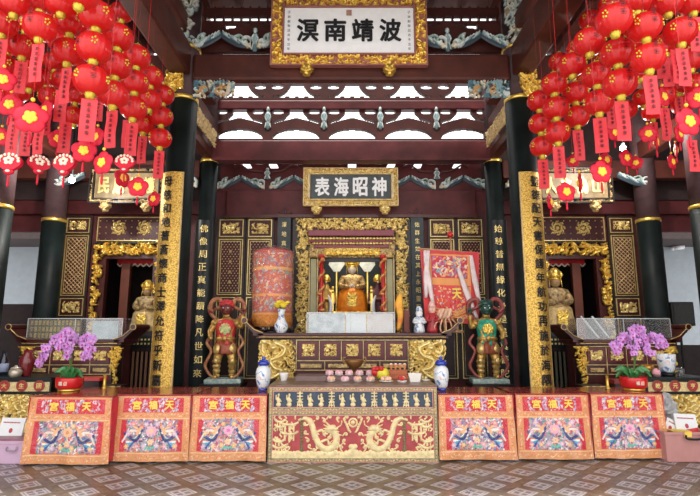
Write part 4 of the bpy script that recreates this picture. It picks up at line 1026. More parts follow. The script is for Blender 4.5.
# acrylic boxes
def acrylic_box(label, x0, x1, y0, y1, z, h, group):
    w_ = x1-x0; t = thing('acrylic_screen', label, 'acrylic box', ((x0+x1)/2, y0, z), 0, group); th = .006
    b = B(); b.box(-w_/2, w_/2, 0, th, 0, h); b.build('front_panel', acrylic, t)
    b = B(); b.box(-w_/2, -w_/2+th, th, y1-y0, 0, h); b.build('side_panel', acrylic, t); b = B(); b.box(w_/2-th, w_/2, th, y1-y0, 0, h); b.build('side_panel', acrylic, t)
    b = B(); b.box(-w_/2, w_/2, 0, y1-y0, h, h+th); b.build('top_panel', acrylic, t)
    b = B(); b.box(-w_/2, w_/2, -.004, .0, h-.008, h+.004); b.box(-.004, .004, -.004, 0, 0, h); b.box(-w_/2, -w_/2+.008, -.004, 0, 0, h); b.box(w_/2-.008, w_/2, -.004, 0, 0, h); b.build('polished_edge', mat('milky acrylic edge', (.6, .66, .66), .2, var=0), t)
    return t
Yx = 7.95
acrylic_box('clear acrylic box on the main altar table before the goddess', xp(306.5, 320, Yx), xp(395, 320, Yx), Yx, 8.3, ZA, zy(312.5, Yx)-ZA-.0, 'acrylic boxes')
Yx = 7.98
zt1 = zy(318.5, Yx)-ZS
acrylic_box('long clear acrylic box on the left side altar behind the orchid', xp(27, 330, Yx), xp(122.5, 330, Yx), Yx, 8.3, ZS, zt1, 'acrylic boxes')
acrylic_box('long clear acrylic box on the right side altar behind the orchid', xp(577, 330, Yx), xp(671, 330, Yx), Yx, 8.3, ZS, zt1, 'acrylic boxes')
# printed papers shown inside the boxes
paperw = mat('white paper', (.8, .84, .86), .5, var=.05, scale=6)
def card(name, label, x0, x1, y, z0, z1, m, cat, group=None, extra=None):
    b = B(); b.box(x0, x1, y, y+.015, z0, z1)
    o = b.build(name, m); tag(o, label, cat, group); return o
Yx = 8.1
card('framed_print', 'pale blue grey print leaning inside the box on the main altar, left one', xp(309, 320, Yx), xp(345, 320, Yx), Yx, ZA, zy(313.5, Yx), mat('blue grey print', (.35, .42, .48), .4, var=.6, scale=9, col2=(.75, .78, .8)), 'print', 'prints in the main box')
card('framed_print', 'bright white print leaning inside the box on the main altar, middle one', xp(346, 320, Yx), xp(366, 320, Yx), Yx, ZA, zy(313.5, Yx), paperw, 'print', 'prints in the main box')
card('framed_print', 'pinkish floral print leaning inside the box on the main altar, right one', xp(367, 320, Yx), xp(393, 320, Yx), Yx, ZA, zy(313.5, Yx), mat('pink floral print', (.72, .74, .76), .4, scale=7, col2=(.7, .55, .5)), 'print', 'prints in the main box')
Yx = 8.15
o = card('name_tablet_rack', 'rack of small gold paper tablets inside the left side altar box', xp(30, 330, Yx), xp(80, 330, Yx), Yx, ZS, zy(320, Yx), mat('greenish gold rack', (.2, .2, .12), .5), 'tablet rack')
b = B(); x0, x1 = xp(30, 330, Yx), xp(80, 330, Yx)
for i in range(13):
    for j in range(3):
        x = x0+.03+(x1-x0-.06)*i/12; z = ZS+.02+j*.1; b.box(x-.018, x+.018, Yx-.01, Yx, z, z+.075)
b.build('gold_tablet', gold_d, o)
card('round_mirror_print', 'pale blue print inside the left side altar box near the gold column', xp(92, 330, Yx), xp(118, 330, Yx), Yx, ZS, zy(321, Yx), mat('blue print', (.2, .28, .33), .3, scale=6, col2=(.4, .5, .55), var=.3), 'print')
b = B(); Yx = 8.1
for (a_, c_) in ((581, 600), (592, 610)): b.bar((xp(a_, 320, Yx), Yx, ZS+.36), (xp(c_, 335, Yx), Yx+.05, ZS+.02), .025)
tag(b.build('leaning_acrylic_strip', mat('milky acrylic edge', (.6, .66, .66), .2, var=0)), 'pair of pale strips leaning in the right side altar box', 'acrylic strip')

# side chambers: statues, slatted stands
for s in (-1, 1):
    sd_ = 'left' if s < 0 else 'right'
    px = 147 if s < 0 else 556
    Yc = 8.93
    gz = zy(331, Yc)
    t = thing('statue_stand', 'dark slatted stand holding the gilt statue at the %s chamber door' % sd_, 'stand', (xp(142 if s < 0 else 555, 360, Yc), Yc, 0), 0, 'slatted stands')
    b = B(); b.box(-.3, .3, -.15, .15, gz-.08, gz); b.box(-.27, -.22, -.13, .13, 0, gz-.08); b.box(.22, .27, -.13, .13, 0, gz-.08); b.box(-.25, .25, .1, .13, 0, gz-.08)
    b.box(-.27, .27, -.13, -.08, gz-.34, gz-.28); b.build('stand_frame', wood_d, t)
    b = B()
    for k in range(6): b.box(-.2+k*.075, -.165+k*.075, -.12, -.1, .05, gz-.35)
    b.build('slat', mat('brown slat', (.2, .1, .06), .5) if s < 0 else mat('olive slat', (.10, .1, .07), .5), t)
    b = B()
    for j in range(2):
        for k in range(8): b.box(-.23+k*.062, -.2+k*.062, -.152, -.148, gz-.16-j*.07, gz-.13-j*.07)
    b.box(-.27, .27, -.14, -.1, gz-.26, gz-.1) if False else None
    b.build('gilt_stud', gold_p, t)
    b = B(); b.box(-.27, .27, -.147, -.12, gz-.28, gz-.08); b.build('fascia', black, t)
    hS = zy(268 if s > 0 else 280, Yc)-gz
    seated_deity(xp(px, 300, Yc), Yc, gz, hS, mat('faded gold robe', (.08, .07, .04), .5, .2, scale=22, col2=(.6, .4, .16)), mat('bronze face', (.35, .22, .1), .4), 'gilt seated statue at the door of the %s chamber' % sd_, 'chamber statues', lap=gold_d)
# ================================================================== OFFERING TABLES WITH EMBROIDERED CLOTHS
OR_ = (.74, .32, .12); OR2 = (.88, .62, .35); RD = (.62, .02, .045)
PAL = [(.6, .08, .16), (.8, .35, .42), (.38, .33, .5), (.1, .22, .5), (.06, .32, .25), (.85, .75, .7), (.8, .3, .08), (.22, .1, .28), (.75, .1, .1)]
def cloth_cv(w_, h_, seed):
    c = Cv(w_, h_, .0062, OR_); rnd = random.Random(seed); h0 = 0
    def R_(x0, x1, z0, z1, col): c.rect(x0, x1, z0, z1, col, 0)
    def border(x0, x1, z0, z1):
        n = int(max(x1-x0, z1-z0)/.018); hor = (x1-x0) > (z1-z0)
        for i in range(n):
            t = (i+.5)/n; x = x0+(x1-x0)*(t if hor else rnd.uniform(.2, .8)); z = z0+(z1-z0)*(rnd.uniform(.2, .8) if hor else t)
            c.ell(x, z, rnd.uniform(.006, .011), .005, rnd.uniform(0, 3), rnd.choice([OR2, (.62, .16, .1), (.9, .7, .45), (.55, .4, .25)]), .001)
    tz = h_*.675      # band between the two fields
    R_(-w_/2+.085, w_/2-.085, .10, tz-.03, RD); border(-w_/2, w_/2, .015, .075)
    for s in (-1, 1): border(*sorted((s*(w_/2-.065), s*(w_/2-.01))), .0, h_)
    border(-w_/2+.06, w_/2-.06, tz-.005, tz+.04); R_(-w_/2+.02, w_/2-.02, tz-.022, tz-.014, (.9, .72, .4)); R_(-w_/2+.02, w_/2-.02, .082, .09, (.9, .72, .4))
    R_(-w_/2+.085, w_/2-.085, tz+.05, h_-.02, RD)
    fx = w_/2-.145; f0, f1 = .11, tz-.03
    R_(-fx, fx, f0, f1, (.36, .34, .36))
    for i in range(760):      # background blossoms and leaves
        x, z = rnd.uniform(-fx, fx), rnd.uniform(f0, f1); c.ell(x, z, rnd.uniform(.009, .026), rnd.uniform(.005, .010), rnd.uniform(0, 3), rnd.choice(PAL+[(.4, .36, .42), (.55, .5, .55), (.9, .88, .85), (.1, .08, .12)]), .002)
    c.sym = True; zc = (f0+f1)/2; hh = f1-f0
    for k in range(6):        # phoenix pair: tail, wings, heads
        c.stroke([(.10, zc+.06), (.17, zc-.02-k*.008), (.24+k*.012, f0+.04+k*.03)], .012, .017, [(.03, .08, .35), (.08, .4, .6), (.9, .9, .85), (.7, .15, .08), (.05, .4, .25), (.03, .04, .22)][k], .004)
    for k in range(5): c.stroke([(.13, zc+.03), (.18+k*.015, zc+.09-k*.01), (.2+k*.03, zc+.05-k*.03)], .015, .008, [(.85, .4, .15), (.9, .7, .3), (.8, .25, .2), (.2, .35, .6), (.9, .8, .7)][k], .005)
    c.stroke([(.16, zc+.02), (.12, zc+.08), (.1, zc+.10)], .018, .01, (.88, .5, .25), .006); c.ell(.098, zc+.105, .012, .012, 0, (.85, .2, .15), .006)
    for (x, z, r) in ((.06, f1-.05, .028), (.21, f1-.05, .032), (.26, zc+.02, .026), (.07, f0+.06, .03), (.16, f0+.05, .026), (.27, f0+.05, .028)):
        col = rnd.choice([(.86, .42, .5), (.88, .55, .25), (.85, .3, .35), (.7, .5, .7)])
        for q in range(6): c.ell(x+math.cos(q*1.05)*r*.6, z+math.sin(q*1.05)*r*.6, r*.45, r*.3, q*1.05, col, .005)
        c.ell(x, z, r*.3, r*.3, 0, (.9, .75, .35), .006)
    c.sym = False
    mid = (seed*7 % 3)
    for q in range(8): c.ell(math.cos(q*.785)*.038, zc+.05+math.sin(q*.785)*.034, .024, .018, q*.785, [(.9, .5, .65), (.9, .55, .3), (.88, .45, .55)][mid], .006)
    c.ell(0, zc+.05, .022, .02, 0, [(.75, .2, .5), (.8, .3, .15), (.85, .6, .3)][mid], .007)
    for q in range(5): c.ell((q-2)*.022, f0+.035, .02, .01, q-2, (.1, .55, .42), .005)
    for q in range(6): c.ell(math.cos(q*1.05)*.022, f0+.1+math.sin(q*1.05)*.02, .016, .012, q, (.9, .6, .35), .005)
    # top field
    g0, g1 = tz+.06, h_-.03
    for i in range(220): c.ell(rnd.uniform(-fx, fx), rnd.uniform(g0, g1), rnd.uniform(.008, .02), rnd.uniform(.005, .009), rnd.uniform(0, 3), rnd.choice([(.4, .5, .7), (.75, .78, .85), (.5, .3, .5), (.85, .5, .55), (.3, .45, .55)]), .002)
    for x in (-.19, .0, .19): c.ell(x, (g0+g1)/2, .066, (g1-g0)*.48, 0, (.68, .02, .03), .004)
    return c
CLOTHS = []
tb = [(-1, 27, 112, 5.98, -2), (-1, 115, 190, 6.1, 0), (-1, 191.5, 266.5, 6.12, 0), (1, 438.5, 514, 6.18, 0), (1, 516.5, 590, 6.2, 0), (1, 592, 665, 6.24, 0)]
names = ['leftmost', 'second from left', 'just left of the gold dragon altar front', 'just right of the gold dragon altar front', 'second from right', 'rightmost']
ZT = .745
for i, (s, pa, pb, Yt, rz) in enumerate(tb):
    x0, x1 = xp(pa, 430, Yt), xp(pb, 430, Yt); w_ = x1-x0; cx = (x0+x1)/2; D = 6.95-Yt
    t = thing('offering_table', 'dark red lacquered table under its cloth, %s%s' % (names[i], '' if i in (2, 3) else ' of the six'), 'table', (cx, Yt+.02, 0), R(rz), 'dark red offering tables')
    b = B(); b.box(-w_/2+.012, w_/2-.012, .0, D, ZT-.03, ZT); b.build('table_top', redtop, t, bevel=.005)
    for lx in (-w_/2+.06, w_/2-.06):
        for ly in (.08, D-.08): b = B(); b.bar((lx, ly, 0), (lx, ly, ZT-.03), .03); b.build('leg', mat('grey steel', (.2, .2, .2), .4, .8), t)
    # cloth
    c = cloth_cv(w_-.005, ZT-.03, i+1); ph = i*1.7
    def fold(x, z, ph=ph):
        d = (1-z/ZT); return x*(1+.025*d), -.012*np.sin(x*9+ph)*d-.008*np.sin(x*23+ph*2)*d-.05*d, z
    ct = thing('embroidered_cloth', 'orange bordered cloth embroidered with phoenixes, %s%s' % (names[i], '' if i in (2, 3) else ' of the six'), 'altar cloth', (cx, Yt, 0), R(rz), 'embroidered altar cloths')
    c.sheet('front_drape', attr_cloth, ct, (0, -.004, .022), fold)
    b = B()
    for q in (-1, 1):
        X_ = q*(w_/2+.0); V = []
        b.prism([(0, 0), (0, 0)], 0, 0) if False else None
        b.box(*sorted((X_, X_-q*.004)), -.03, .22, .04, ZT-.01)
    b.box(-w_/2, w_/2, -.012, .02, ZT+.001, ZT+.006)
    b.build('side_and_top_fold', mat('crimson satin', (.55, .02, .05), .5, var=.3, scale=6), ct)
    b = B()
    for k, ch in enumerate('宮福天'): b.text(ch, (-.19, 0, .19)[k], -.024, .022+(ZT-.03)*.86, .105, .10, bold=.04)
    b.build('lettering', mat('yellow silk', (.95, .72, .1), .5, var=0), ct)
    c2 = Cv(w_+.01, ZT-.02, .03); rnd = random.Random(i+40); c2.H = .012+.010*np.sin(c2.X*14+c2.Z*9+i)+.007*np.sin(c2.X*31-c2.Z*17+i*2)
    for k in range(5):
        xs = rnd.uniform(-w_/2, w_/2); c2.stroke([(xs, ZT), (xs+rnd.uniform(-.3, .3), .3), (xs+rnd.uniform(-.4, .4), 0)], .012, .012, None, .05)
    def fold2(x, z): a_, y_, z_ = fold(x, z); return a_, y_-.012, z_
    c2.sheet('plastic_cover', film, ct, (0, -.006, .02), fold2)

# central altar front with dragons
Y0 = 6.1; x0, x1 = xp(268.5, 420, Y0), xp(437.5, 420, Y0); w_ = x1-x0; ZC = zy(385, Y0); D = .95
t = thing('dragon_altar', 'central offering table with blue figure frieze above a red panel of two gold dragons', 'offering table', ((x0+x1)/2, Y0, 0))
b = B(); b.box(-w_/2+.01, w_/2-.01, .03, D, 0, ZC-.03); b.build('carcass', wood_d, t)
b = B(); b.box(-w_/2-.005, w_/2+.005, -.0, D+.01, ZC-.03, ZC); b.build('table_top', mat('brown stone top', (.16, .1, .07), .35, var=.3), t, bevel=.006)
green_gold = mat('green gold brocade edge', (.15, .16, .10), .5, .1, var=.5, scale=40, col2=(.40, .34, .2))
zmid = zy(411, Y0); b = B()
b.frame(-w_/2, w_/2, .0, zmid-.0, -.0, .03, .045); b.frame(-w_/2, w_/2, zmid, ZC-.03, -.0, .03, .036); b.build('border_frame', green_gold, t)
b = B(); 
for (q0, q1, tt) in ((.045, zmid-.045, .006), (zmid+.036, ZC-.066, .006)): b.frame(-w_/2+.045, w_/2-.045, q0, q1, -.006, .01, .008)
for zq_ in (.0, zmid-.006, ZC-.034): b.box(-w_/2, w_/2, -.006, .01, zq_, zq_+.008)
b.build('rose_gilt_line', mat('rose gold line', (.65, .3, .25), .4, .3), t)
c = Cv(w_, ZC, .006); rnd = random.Random(9)
for zc_ in (.0225, zmid-.0225, zmid+.018, ZC-.048):
    for k in range(int(w_/.035)): c.ell(-w_/2+.02+k*.035, zc_+rnd.uniform(-.006, .006), .014, .006, (k % 2)*.9-.45, None, .008)
for s in (-1, 1):
    for k in range(int(ZC/.035)-1): c.ell(s*(w_/2-.022), .02+k*.035, .006, .014, (k % 2)*.9-.45, None, .008)
c.relief('border_carving', gold_d, t, (0, .001, 0))
b = B(); b.box(-w_/2+.04, w_/2-.04, .005, .02, .04, zmid-.04); b.build('red_panel', mat('rose red panel', (.40, .06, .065), .5, var=.25, scale=9), t)
b = B(); b.box(-w_/2+.045, w_/2-.045, .005, .02, zmid+.03, ZC-.06); b.build('blue_panel', mat('slate blue panel', (.035, .055, .09), .5, var=.4, scale=8), t)
# dragons
PW, PH = w_-.1, zmid-.09
c = Cv(PW, PH, .0052); c.sym = True; rnd = random.Random(5)
u = PH/.5
D_ = [(.50, .43), (.47, .36), (.44, .25), (.38, .14), (.30, .10), (.22, .14), (.19, .22), (.22, .30), (.27, .33)]
c.stroke([(x*1.0, z*u) for x, z in D_], .030, .040, None, .02, sm=8)
c.stroke([(.63, .44*u), (.56, .46*u), (.50, .43*u)], .012, .03, None, .02)
for i in range(len(D_)-1):
    x, z = D_[i]
    for k in range(3): c.ell(x+rnd.uniform(-.045, .045), z*u+rnd.uniform(-.045, .045), .02, .007, rnd.uniform(0, 3), None, .016)
c.ell(.245, .345*u, .05, .035, -.4, None, .03); c.ell(.20, .335*u, .03, .018, -.2, None, .03); c.stroke([(.20, .31*u), (.17, .30*u)], .012, .008, None, .02)
for k in range(4): c.stroke([(.26, .36*u), (.30+k*.012, (.40-k*.03)*u), (.34, (.43-k*.045)*u)], .01, .004, None, .02)
c.stroke([(.19, .35*u), (.14, .38*u), (.13, .43*u)], .006, .004, None, .016)
for (x, z) in ((.42, .30), (.24, .16), (.36, .19)): 
    c.stroke([(x, z*u), (x-.06, (z+.02)*u), (x-.08, (z-.03)*u)], .014, .01, None, .018)
    for k in range(3): c.stroke([(x-.08, (z-.03)*u), (x-.1-.01*k, (z-.05+.03*k)*u)], .007, .004, None, .018)
# waves, flaming pearl, clouds, pavilions
c.rect(.0, PW/2, 0, .045, None, .014); 
for k in range(26): x = k*.04; c.ell(x, .045+.012*math.sin(k*1.7), .028, .022+.02*abs(math.sin(k*.8)), 0, None, .018)
c.stroke([(0, .05), (0, .14*u)], .05, .015, None, .02); c.ell(.02, .13*u, .03, .03, 0, None, .02)
for r_, hh in ((.055, .015), (.038, -1), (.024, .02)): c.ell(0, .41*u, r_, r_, 0, None, hh)
for k in range(5): c.stroke([(.03+k*.01, (.30+.02*k)*u), (.06+k*.012, (.33+.03*k)*u), (.05+k*.012, (.37+.025*k)*u)], .008, .004, None, .015)
for (x, z) in ((.10, .20), (.13, .12), (.34, .43), (.42, .46), (.28, .24), (.33, .30), (.08, .27), (.56, .40), (.55, .3), (.50, .14), (.07, .47), (.17, .46), (.27, .47), (.53, .2), (.45, .1)):
    c.spiral(x, z*u, .022, rnd.uniform(0, 6), 5, .007, None, .014, tail=1.4)
for (x, z, k_) in ((.74, .28, 1.2), (.86, .12, .8), (.85, .36, .7)):   # pavilions near the ends
    for q in range(2): zz_ = (z+.09*q*k_)*u; c.stroke([(x-.08*k_, zz_+.02), (x-.04*k_, zz_), (x+.04*k_, zz_), (x+.08*k_, zz_+.02)], .012, .012, None, .018); c.rect(x-.05*k_, x-.035*k_, zz_-.07*k_*u, zz_, None, .014); c.rect(x+.035*k_, x+.05*k_, zz_-.07*k_*u, zz_, None, .014); c.rect(x-.01, x+.01, zz_-.07*k_*u, zz_, None, .014)
for k in range(26):
    x = rnd.uniform(.66, PW/2-.02); z = rnd.uniform(.06, .46)*u; c.stroke([(x, z), (x+rnd.uniform(-.03, .03), z+.025), (x+rnd.uniform(-.04, .04), z+.04)], .008, .005, None, .014)
c.relief('dragon_carving', creamgold, t, (0, .006, .045))
c = Cv(PW, PH, .006); c.sym = True
for k in range(11): c.ell(.595, PH-.03-k*.032, .016, .014, k, None, .02)
c.ell(.595, PH*.2, .02, .03, 0, None, .02); c.relief('hanging_chain_carving', mat('olive carving', (.2, .17, .08), .5), t, (0, .004, .045))
# fifteen little figures and shou marks of the blue frieze
FW_, FH_ = w_-.1, ZC-.066-zmid-.036
c = Cv(FW_, FH_, .005); rnd = random.Random(8)
for k in range(15):
    x = -FW_/2+FW_*(k+.5)/15; z0_ = .012; h_ = FH_-.024
    if k in (2, 5, 9, 12):
        for q in range(5): c.stroke([(x-.03, z0_+h_*(.1+.2*q)), (x+.03, z0_+h_*(.1+.2*q))], .005, .005, None, .012, sm=0)
        c.stroke([(x, z0_), (x, z0_+h_)], .006, .006, None, .012, sm=0); c.stroke([(x-.03, z0_), (x-.015, z0_+h_*.4)], .005, .005, None, .012, sm=0); c.stroke([(x+.03, z0_), (x+.015, z0_+h_*.4)], .005, .005, None, .012, sm=0)
    else:
        c.ell(x, z0_+h_*.14, .028, h_*.14, 0, None, .014); c.ell(x+rnd.uniform(-.005, .005), z0_+h_*.42, .019, h_*.25, rnd.uniform(-.2, .2), None, .018); c.ell(x, z0_+h_*.77, .011, h_*.12, 0, None, .02)
        c.stroke([(x-.01, z0_+h_*.55), (x-.028, z0_+h_*.5), (x-.03, z0_+h_*.75)], .006, .005, None, .014); c.stroke([(x+.01, z0_+h_*.5), (x+.028, z0_+h_*.35)], .007, .005, None, .014)
c.relief('figure_frieze', creamgold, t, (0, .006, zmid+.036))
dragon_altar_c = (x0+x1)/2

# ---- low cabinets at the far sides
def cabinet(s, label, xa, xb, chars):
    w_ = xb-xa; Yc = 7.0; t = thing('side_cabinet', label, 'cabinet', ((xa+xb)/2, Yc, 0), 0, 'side cabinets'); H = zy(377.5, Yc)
    b = B(); b.box(-w_/2, w_/2, -.03, .62, H-.035, H); b.build('table_top', black, t, bevel=.005)
    zb = zy(391, Yc); z2 = zy(447, Yc)
    b = B(); b.box(-w_/2+.02, w_/2-.02, .02, .6, 0, H-.035); b.build('carcass', wood_d, t)
    b = B(); b.box(-w_/2+.015, w_/2-.015, -.012, .02, zb-.005, H-.04); b.build('medallion_board', mat('pale gilt brocade', (.92, .76, .42), .5, .05, scale=60, col2=(.6, .42, .16)), t)
    b = B(); b.frame(-w_/2, w_/2, zb-.03, H-.035, -.02, .02, .022); b.build('black_frame', black, t)
    c = Cv(w_-.02, zb-.04-.1, .0085); c.scrolls(.10, 91+s, h=.06, sp=.95); c.relief('carved_front', gold_p, t, (0, .01, .1))
    b = B(); b.box(-w_/2+.01, w_/2-.01, .012, .02, .1, zb-.03); b.build('dark_field', mat('olive black field', (.05, .035, .015), .5), t)
    zc = (zb+H-.035)/2
    for k, ch in enumerate(chars):
        x = (w_/2-.16-(len(chars)-1-k)*.235) if s < 0 else (-w_/2+.15+k*.235)
        if abs(x) > w_/2-.08: continue
        b = B(); b.lathe([(.068, -.004), (.068, .004), (0, .004)], 20); b.v = [(p[0], -.018-p[2], p[1]) for p in b.v]
        md = b.build('red_medallion', mat('medallion red', (.4, .03, .03), .4), t, (x, 0, zc))
        P = [(.07*math.cos(a), -.022, .07*math.sin(a)) for a in np.linspace(0, 6.28, 20)]; b2 = B(); b2.tube(P, .006, 5); b2.build('medallion_ring', mat('ring brown', (.3, .1, .05), .4), md)
        B().text(ch, 0, -.026, 0, .07, .07, bold=.03).build('lettering', gold_p, md)
    return t, H
xr = xp(52.5, 380, 7.0); cabL, HC = cabinet(-1, 'dark cabinet with gilt medallion board and carved gold front at the left edge', xr-.9, xr, '太大生回')
xl = xp(645, 380, 7.0); cabR, _ = cabinet(1, 'dark cabinet with gilt medallion board and carved gold front at the right edge', xl, xl+.9, '乾元亨利')

# ================================================================== OBJECTS
def lathed(name, label, cat, loc, prof, m, n=24, group=None, rib=None, sm=True):
    o = B().lathe(prof, n, rib=rib).build(name, m, None, loc, smooth=sm); return tag(o, label, cat, group)
def porcelain():
    m, nt, b = new_mat('blue and white porcelain'); N = nt.nodes; L = nt.links
    tc = N.new('ShaderNodeTexCoord'); n1 = N.new('ShaderNodeTexNoise'); n1.inputs['Scale'].default_value = 11; n1.inputs['Detail'].default_value = 3; n1.inputs['Distortion'].default_value = 1.2; L.new(tc.outputs['Object'], n1.inputs[0])
    r = N.new('ShaderNodeValToRGB'); r.color_ramp.interpolation = 'EASE'
    e = r.color_ramp.elements; e[0].position = .38; e[0].color = (.15, .25, .5, 1); e[1].position = .47; e[1].color = (.78, .84, .88, 1); x = e.new(.62); x.color = (.8, .84, .86, 1); x = e.new(.7); x.color = (.75, .5, .5, 1)
    L.new(n1.outputs[0], r.inputs[0]); L.new(r.outputs[0], b.inputs['Base Color']); b.inputs['Roughness'].default_value = .12; b.inputs['Coat Weight'].default_value = .4
    return m
pc = porcelain(); cobalt = mat('cobalt glaze', (.02, .05, .42), .15, var=.3, coat=.5)
def ginger_jar(label, px, Yj):
    p = at(px, 388, Yj); t = thing('porcelain_jar', label, 'jar', (p.x, Yj, ZT+.006), 0, 'blue lidded porcelain jars'); t.scale = (.88, .88, .95)
    b = B(); b.lathe([(.06, .03), (.085, .06), (.105, .16), (.108, .24), (.095, .29), (.06, .315), (.055, .33)], 28); b.build('body', pc, t, smooth=True)
    b = B(); b.lathe([(.06, 0), (.066, .01), (.06, .04)], 28); b.build('blue_foot', cobalt, t, smooth=True)
    b = B(); b.lathe([(.06, .325), (.082, .33), (.085, .36), (.06, .39), (.025, .40), (.02, .415), (.028, .43), (.0, .445)], 28); b.build('lid', cobalt, t, smooth=True)
ginger_jar('white porcelain jar with cobalt lid, left of the dragon altar', 263, 6.5); ginger_jar('white porcelain jar with cobalt lid, right of the dragon altar', 441.5, 6.5)

# things on the dragon altar
ZC2 = ZC; 
def on_altar(px, Y): return xp(px, 375, Y)
pinkb = mat('pink bun', (.9, .3, .42), .5, var=.2, scale=12, col2=(.95, .72, .75)); trayw = mat('white tray', (.85, .82, .78), .4, var=.03)
pastry = mat('orange peach pastry', (.85, .35, .18), .5, scale=25, col2=(.92, .7, .5)); padm = mat('grey brown pad', (.2, .13, .12), .6)
o = B().box(on_altar(297, 6.75)-.0, on_altar(327, 6.75), 6.55, 6.95, ZC2, ZC2+.06).build('offering_board', padm); tag(o, 'low grey brown board on the dragon altar beside the pink buns', 'board')
o = B().box(on_altar(324, 6.8), on_altar(376, 6.8), 6.7, 6.92, ZC2, ZC2+.045).build('bun_stand', padm); tag(o, 'long low stand under the back row of pink bun trays', 'stand')
bun = None
for r_, (Yr, z_, xs, nm) in enumerate(((6.8, ZC2+.045, (329.5, 339, 349, 359.5, 370), 'back'), (6.45, ZC2, (331, 345, 357.5, 370.5), 'front'))):
    for k, px in enumerate(xs):
        mm = pinkb if (r_ == 0 or k == 1) else pastry
        t = thing('bun_tray', '%s of the %s row of %s on the dragon altar' % (['leftmost tray', 'second tray from left', 'third tray', 'fourth tray', 'rightmost tray'][k], nm, 'pink buns' if r_ == 0 else 'pastries'), 'bun tray', (on_altar(px, Yr), Yr, z_), 0, 'bun trays on the dragon altar')
        b = B(); b.lathe([(.03, 0), (.05, .012), (.058, .02), (.054, .02), (.04, .014)], 16); b.build('plate', trayw, t, smooth=True)
        for q in range(3):
            a = q*2.1+.5; b = B(); b.ell((0, 0, 0), (.03, .03, .028), 0, 12, 8); b.ell((0, 0, .027), (.008, .008, .01), 0, 8, 6); b.build('bun', mm if q != 1 or r_ == 0 else pinkb, t, (.027*math.cos(a), .027*math.sin(a), .04), smooth=True)
def plate_fruit(label, px, Y, m, n, r=.03, R_=.09, z=None, seed=0):
    t = thing('fruit_plate', label, 'plate', (on_altar(px, Y), Y, ZC2), 0, 'offering plates')
    b = B(); b.lathe([(.05, 0), (R_*.95, .012), (R_, .022), (R_*.96, .022), (R_*.6, .012)], 20); b.build('plate', trayw, t, smooth=True)
    rnd = random.Random(seed)
    for k in range(n):
        a = k*2.4; q = R_*.62*math.sqrt((k+.3)/n); b = B(); b.ell((0, 0, 0), (r, r, r*.85), 0, 10, 7); b.ell((0, 0, r*.85), (r*.2, r*.2, r*.15), 0, 6, 4); b.build('pastry', m if k % 3 else cream, t, (q*math.cos(a), q*math.sin(a), .02+r*.85), smooth=True)
    return t
plate_fruit('white plate of orange pastries, middle of the dragon altar front edge', 386, 6.42, pastry, 7)
plate_fruit('small plate with one red cake, right part of the dragon altar', 402, 6.42, redm, 3, r=.03, R_=.06)
# bronze incense bowl
t = thing('incense_bowl', 'brown bronze stemmed incense bowl behind the pink buns', 'incense burner', (on_altar(356, 6.88)-.02, 6.96-.03, ZC2), 0)
bz = mat('brown bronze', (.3, .15, .05), .35, .6, var=.3)
b = B(); b.lathe([(.06, 0), (.062, .02), (.025, .05), (.02, .1), (.05, .13), (.1, .17), (.125, .23), (.12, .25), (.11, .245), (.09, .2)], 24); b.build('bowl', bz, t, smooth=True)
for s in (-1, 1): b = B(); b.tube([(s*.115, 0, .2), (s*.15, 0, .22), (s*.15, 0, .27), (s*.12, 0, .27)], .01, 6, smooth=3); b.build('handle', bz, t)
# gold pineapple like pomelo with red bow
t = thing('pomelo', 'yellow pomelo wearing a red paper bow on the dragon altar', 'fruit', (on_altar(382, 6.75), 6.75, ZC2))
b = B(); b.lathe([(0, 0), (.06, .01), (.095, .06), (.09, .11), (.05, .155), (0, .17)], 20, rib=lambda a: .02*math.cos(a*9)); b.build('fruit_body', mat('lemon yellow skin', (.9, .75, .06), .4, var=.2, bump=.3), t, smooth=True)
b = B()
for q in range(7): a = q*.9; b.ell((.05*math.cos(a)-.05, .04*math.sin(a)-.03, .14), (.045, .03, .03), 0, 8, 6, rot=(0, 0, a))
b.ell((-.09, -.05, .1), (.05, .02, .05)); b.build('red_paper_bow', redm, t, smooth=True)
# five candle cups on stand
t = thing('candle_stand', 'orange stand with four pale cups on the right of the dragon altar', 'candle stand', (on_altar(398, 6.85), 6.85, ZC2))
b = B(); b.box(-.13, .13, -.05, .05, 0, .05); b.box(-.12, .12, -.04, .05, .05, .11); b.build('stand', mat('orange brown lacquer', (.5, .13, .05), .35), t, bevel=.006)
for k in range(4):
    b = B(); b.lathe([(.012, 0), (.01, .02), (.022, .06), (.026, .08), (.02, .075)], 12); o = b.build('cup', mat('orange cup', (.75, .3, .12), .3), t, (-.09+k*.06, 0, .11), smooth=True); B().ell((0, 0, .08), (.02, .02, .012), 0, 10, 6).build('white_top', white, o, smooth=True)
# white bowl
t = thing('square_bowl', 'square white bowl at the right end of the dragon altar', 'bowl', (on_altar(414.5, 6.5), 6.5, ZC2))
b = B(); V = []; 
for (q, z_) in ((.06, 0), (.08, .1)): V += [(-q, -q*.8, z_), (q, -q*.8, z_), (q, q*.8, z_), (-q, q*.8, z_)]
b.add(V, [(0, 1, 5, 4), (1, 2, 6, 5), (2, 3, 7, 6), (3, 0, 4, 7), (3, 2, 1, 0)]); b.build('bowl', trayw, t); B().box(-.07, .07, -.055, .055, .07, .085).build('rice', mat('rice', (.8, .75, .65), .8), t)
plate_fruit('small plate of sweets beside the right dragon leg', 425, 6.6, gold_p, 5, r=.022, R_=.06)
lathed('tea_cup', 'small white cup at the left end of the dragon altar', 'cup', (on_altar(284, 6.6), 6.6, ZC2), [(.035, 0), (.04, .01), (.06, .08), (.065, .1), (.058, .095), (.03, .02)], trayw, 20)

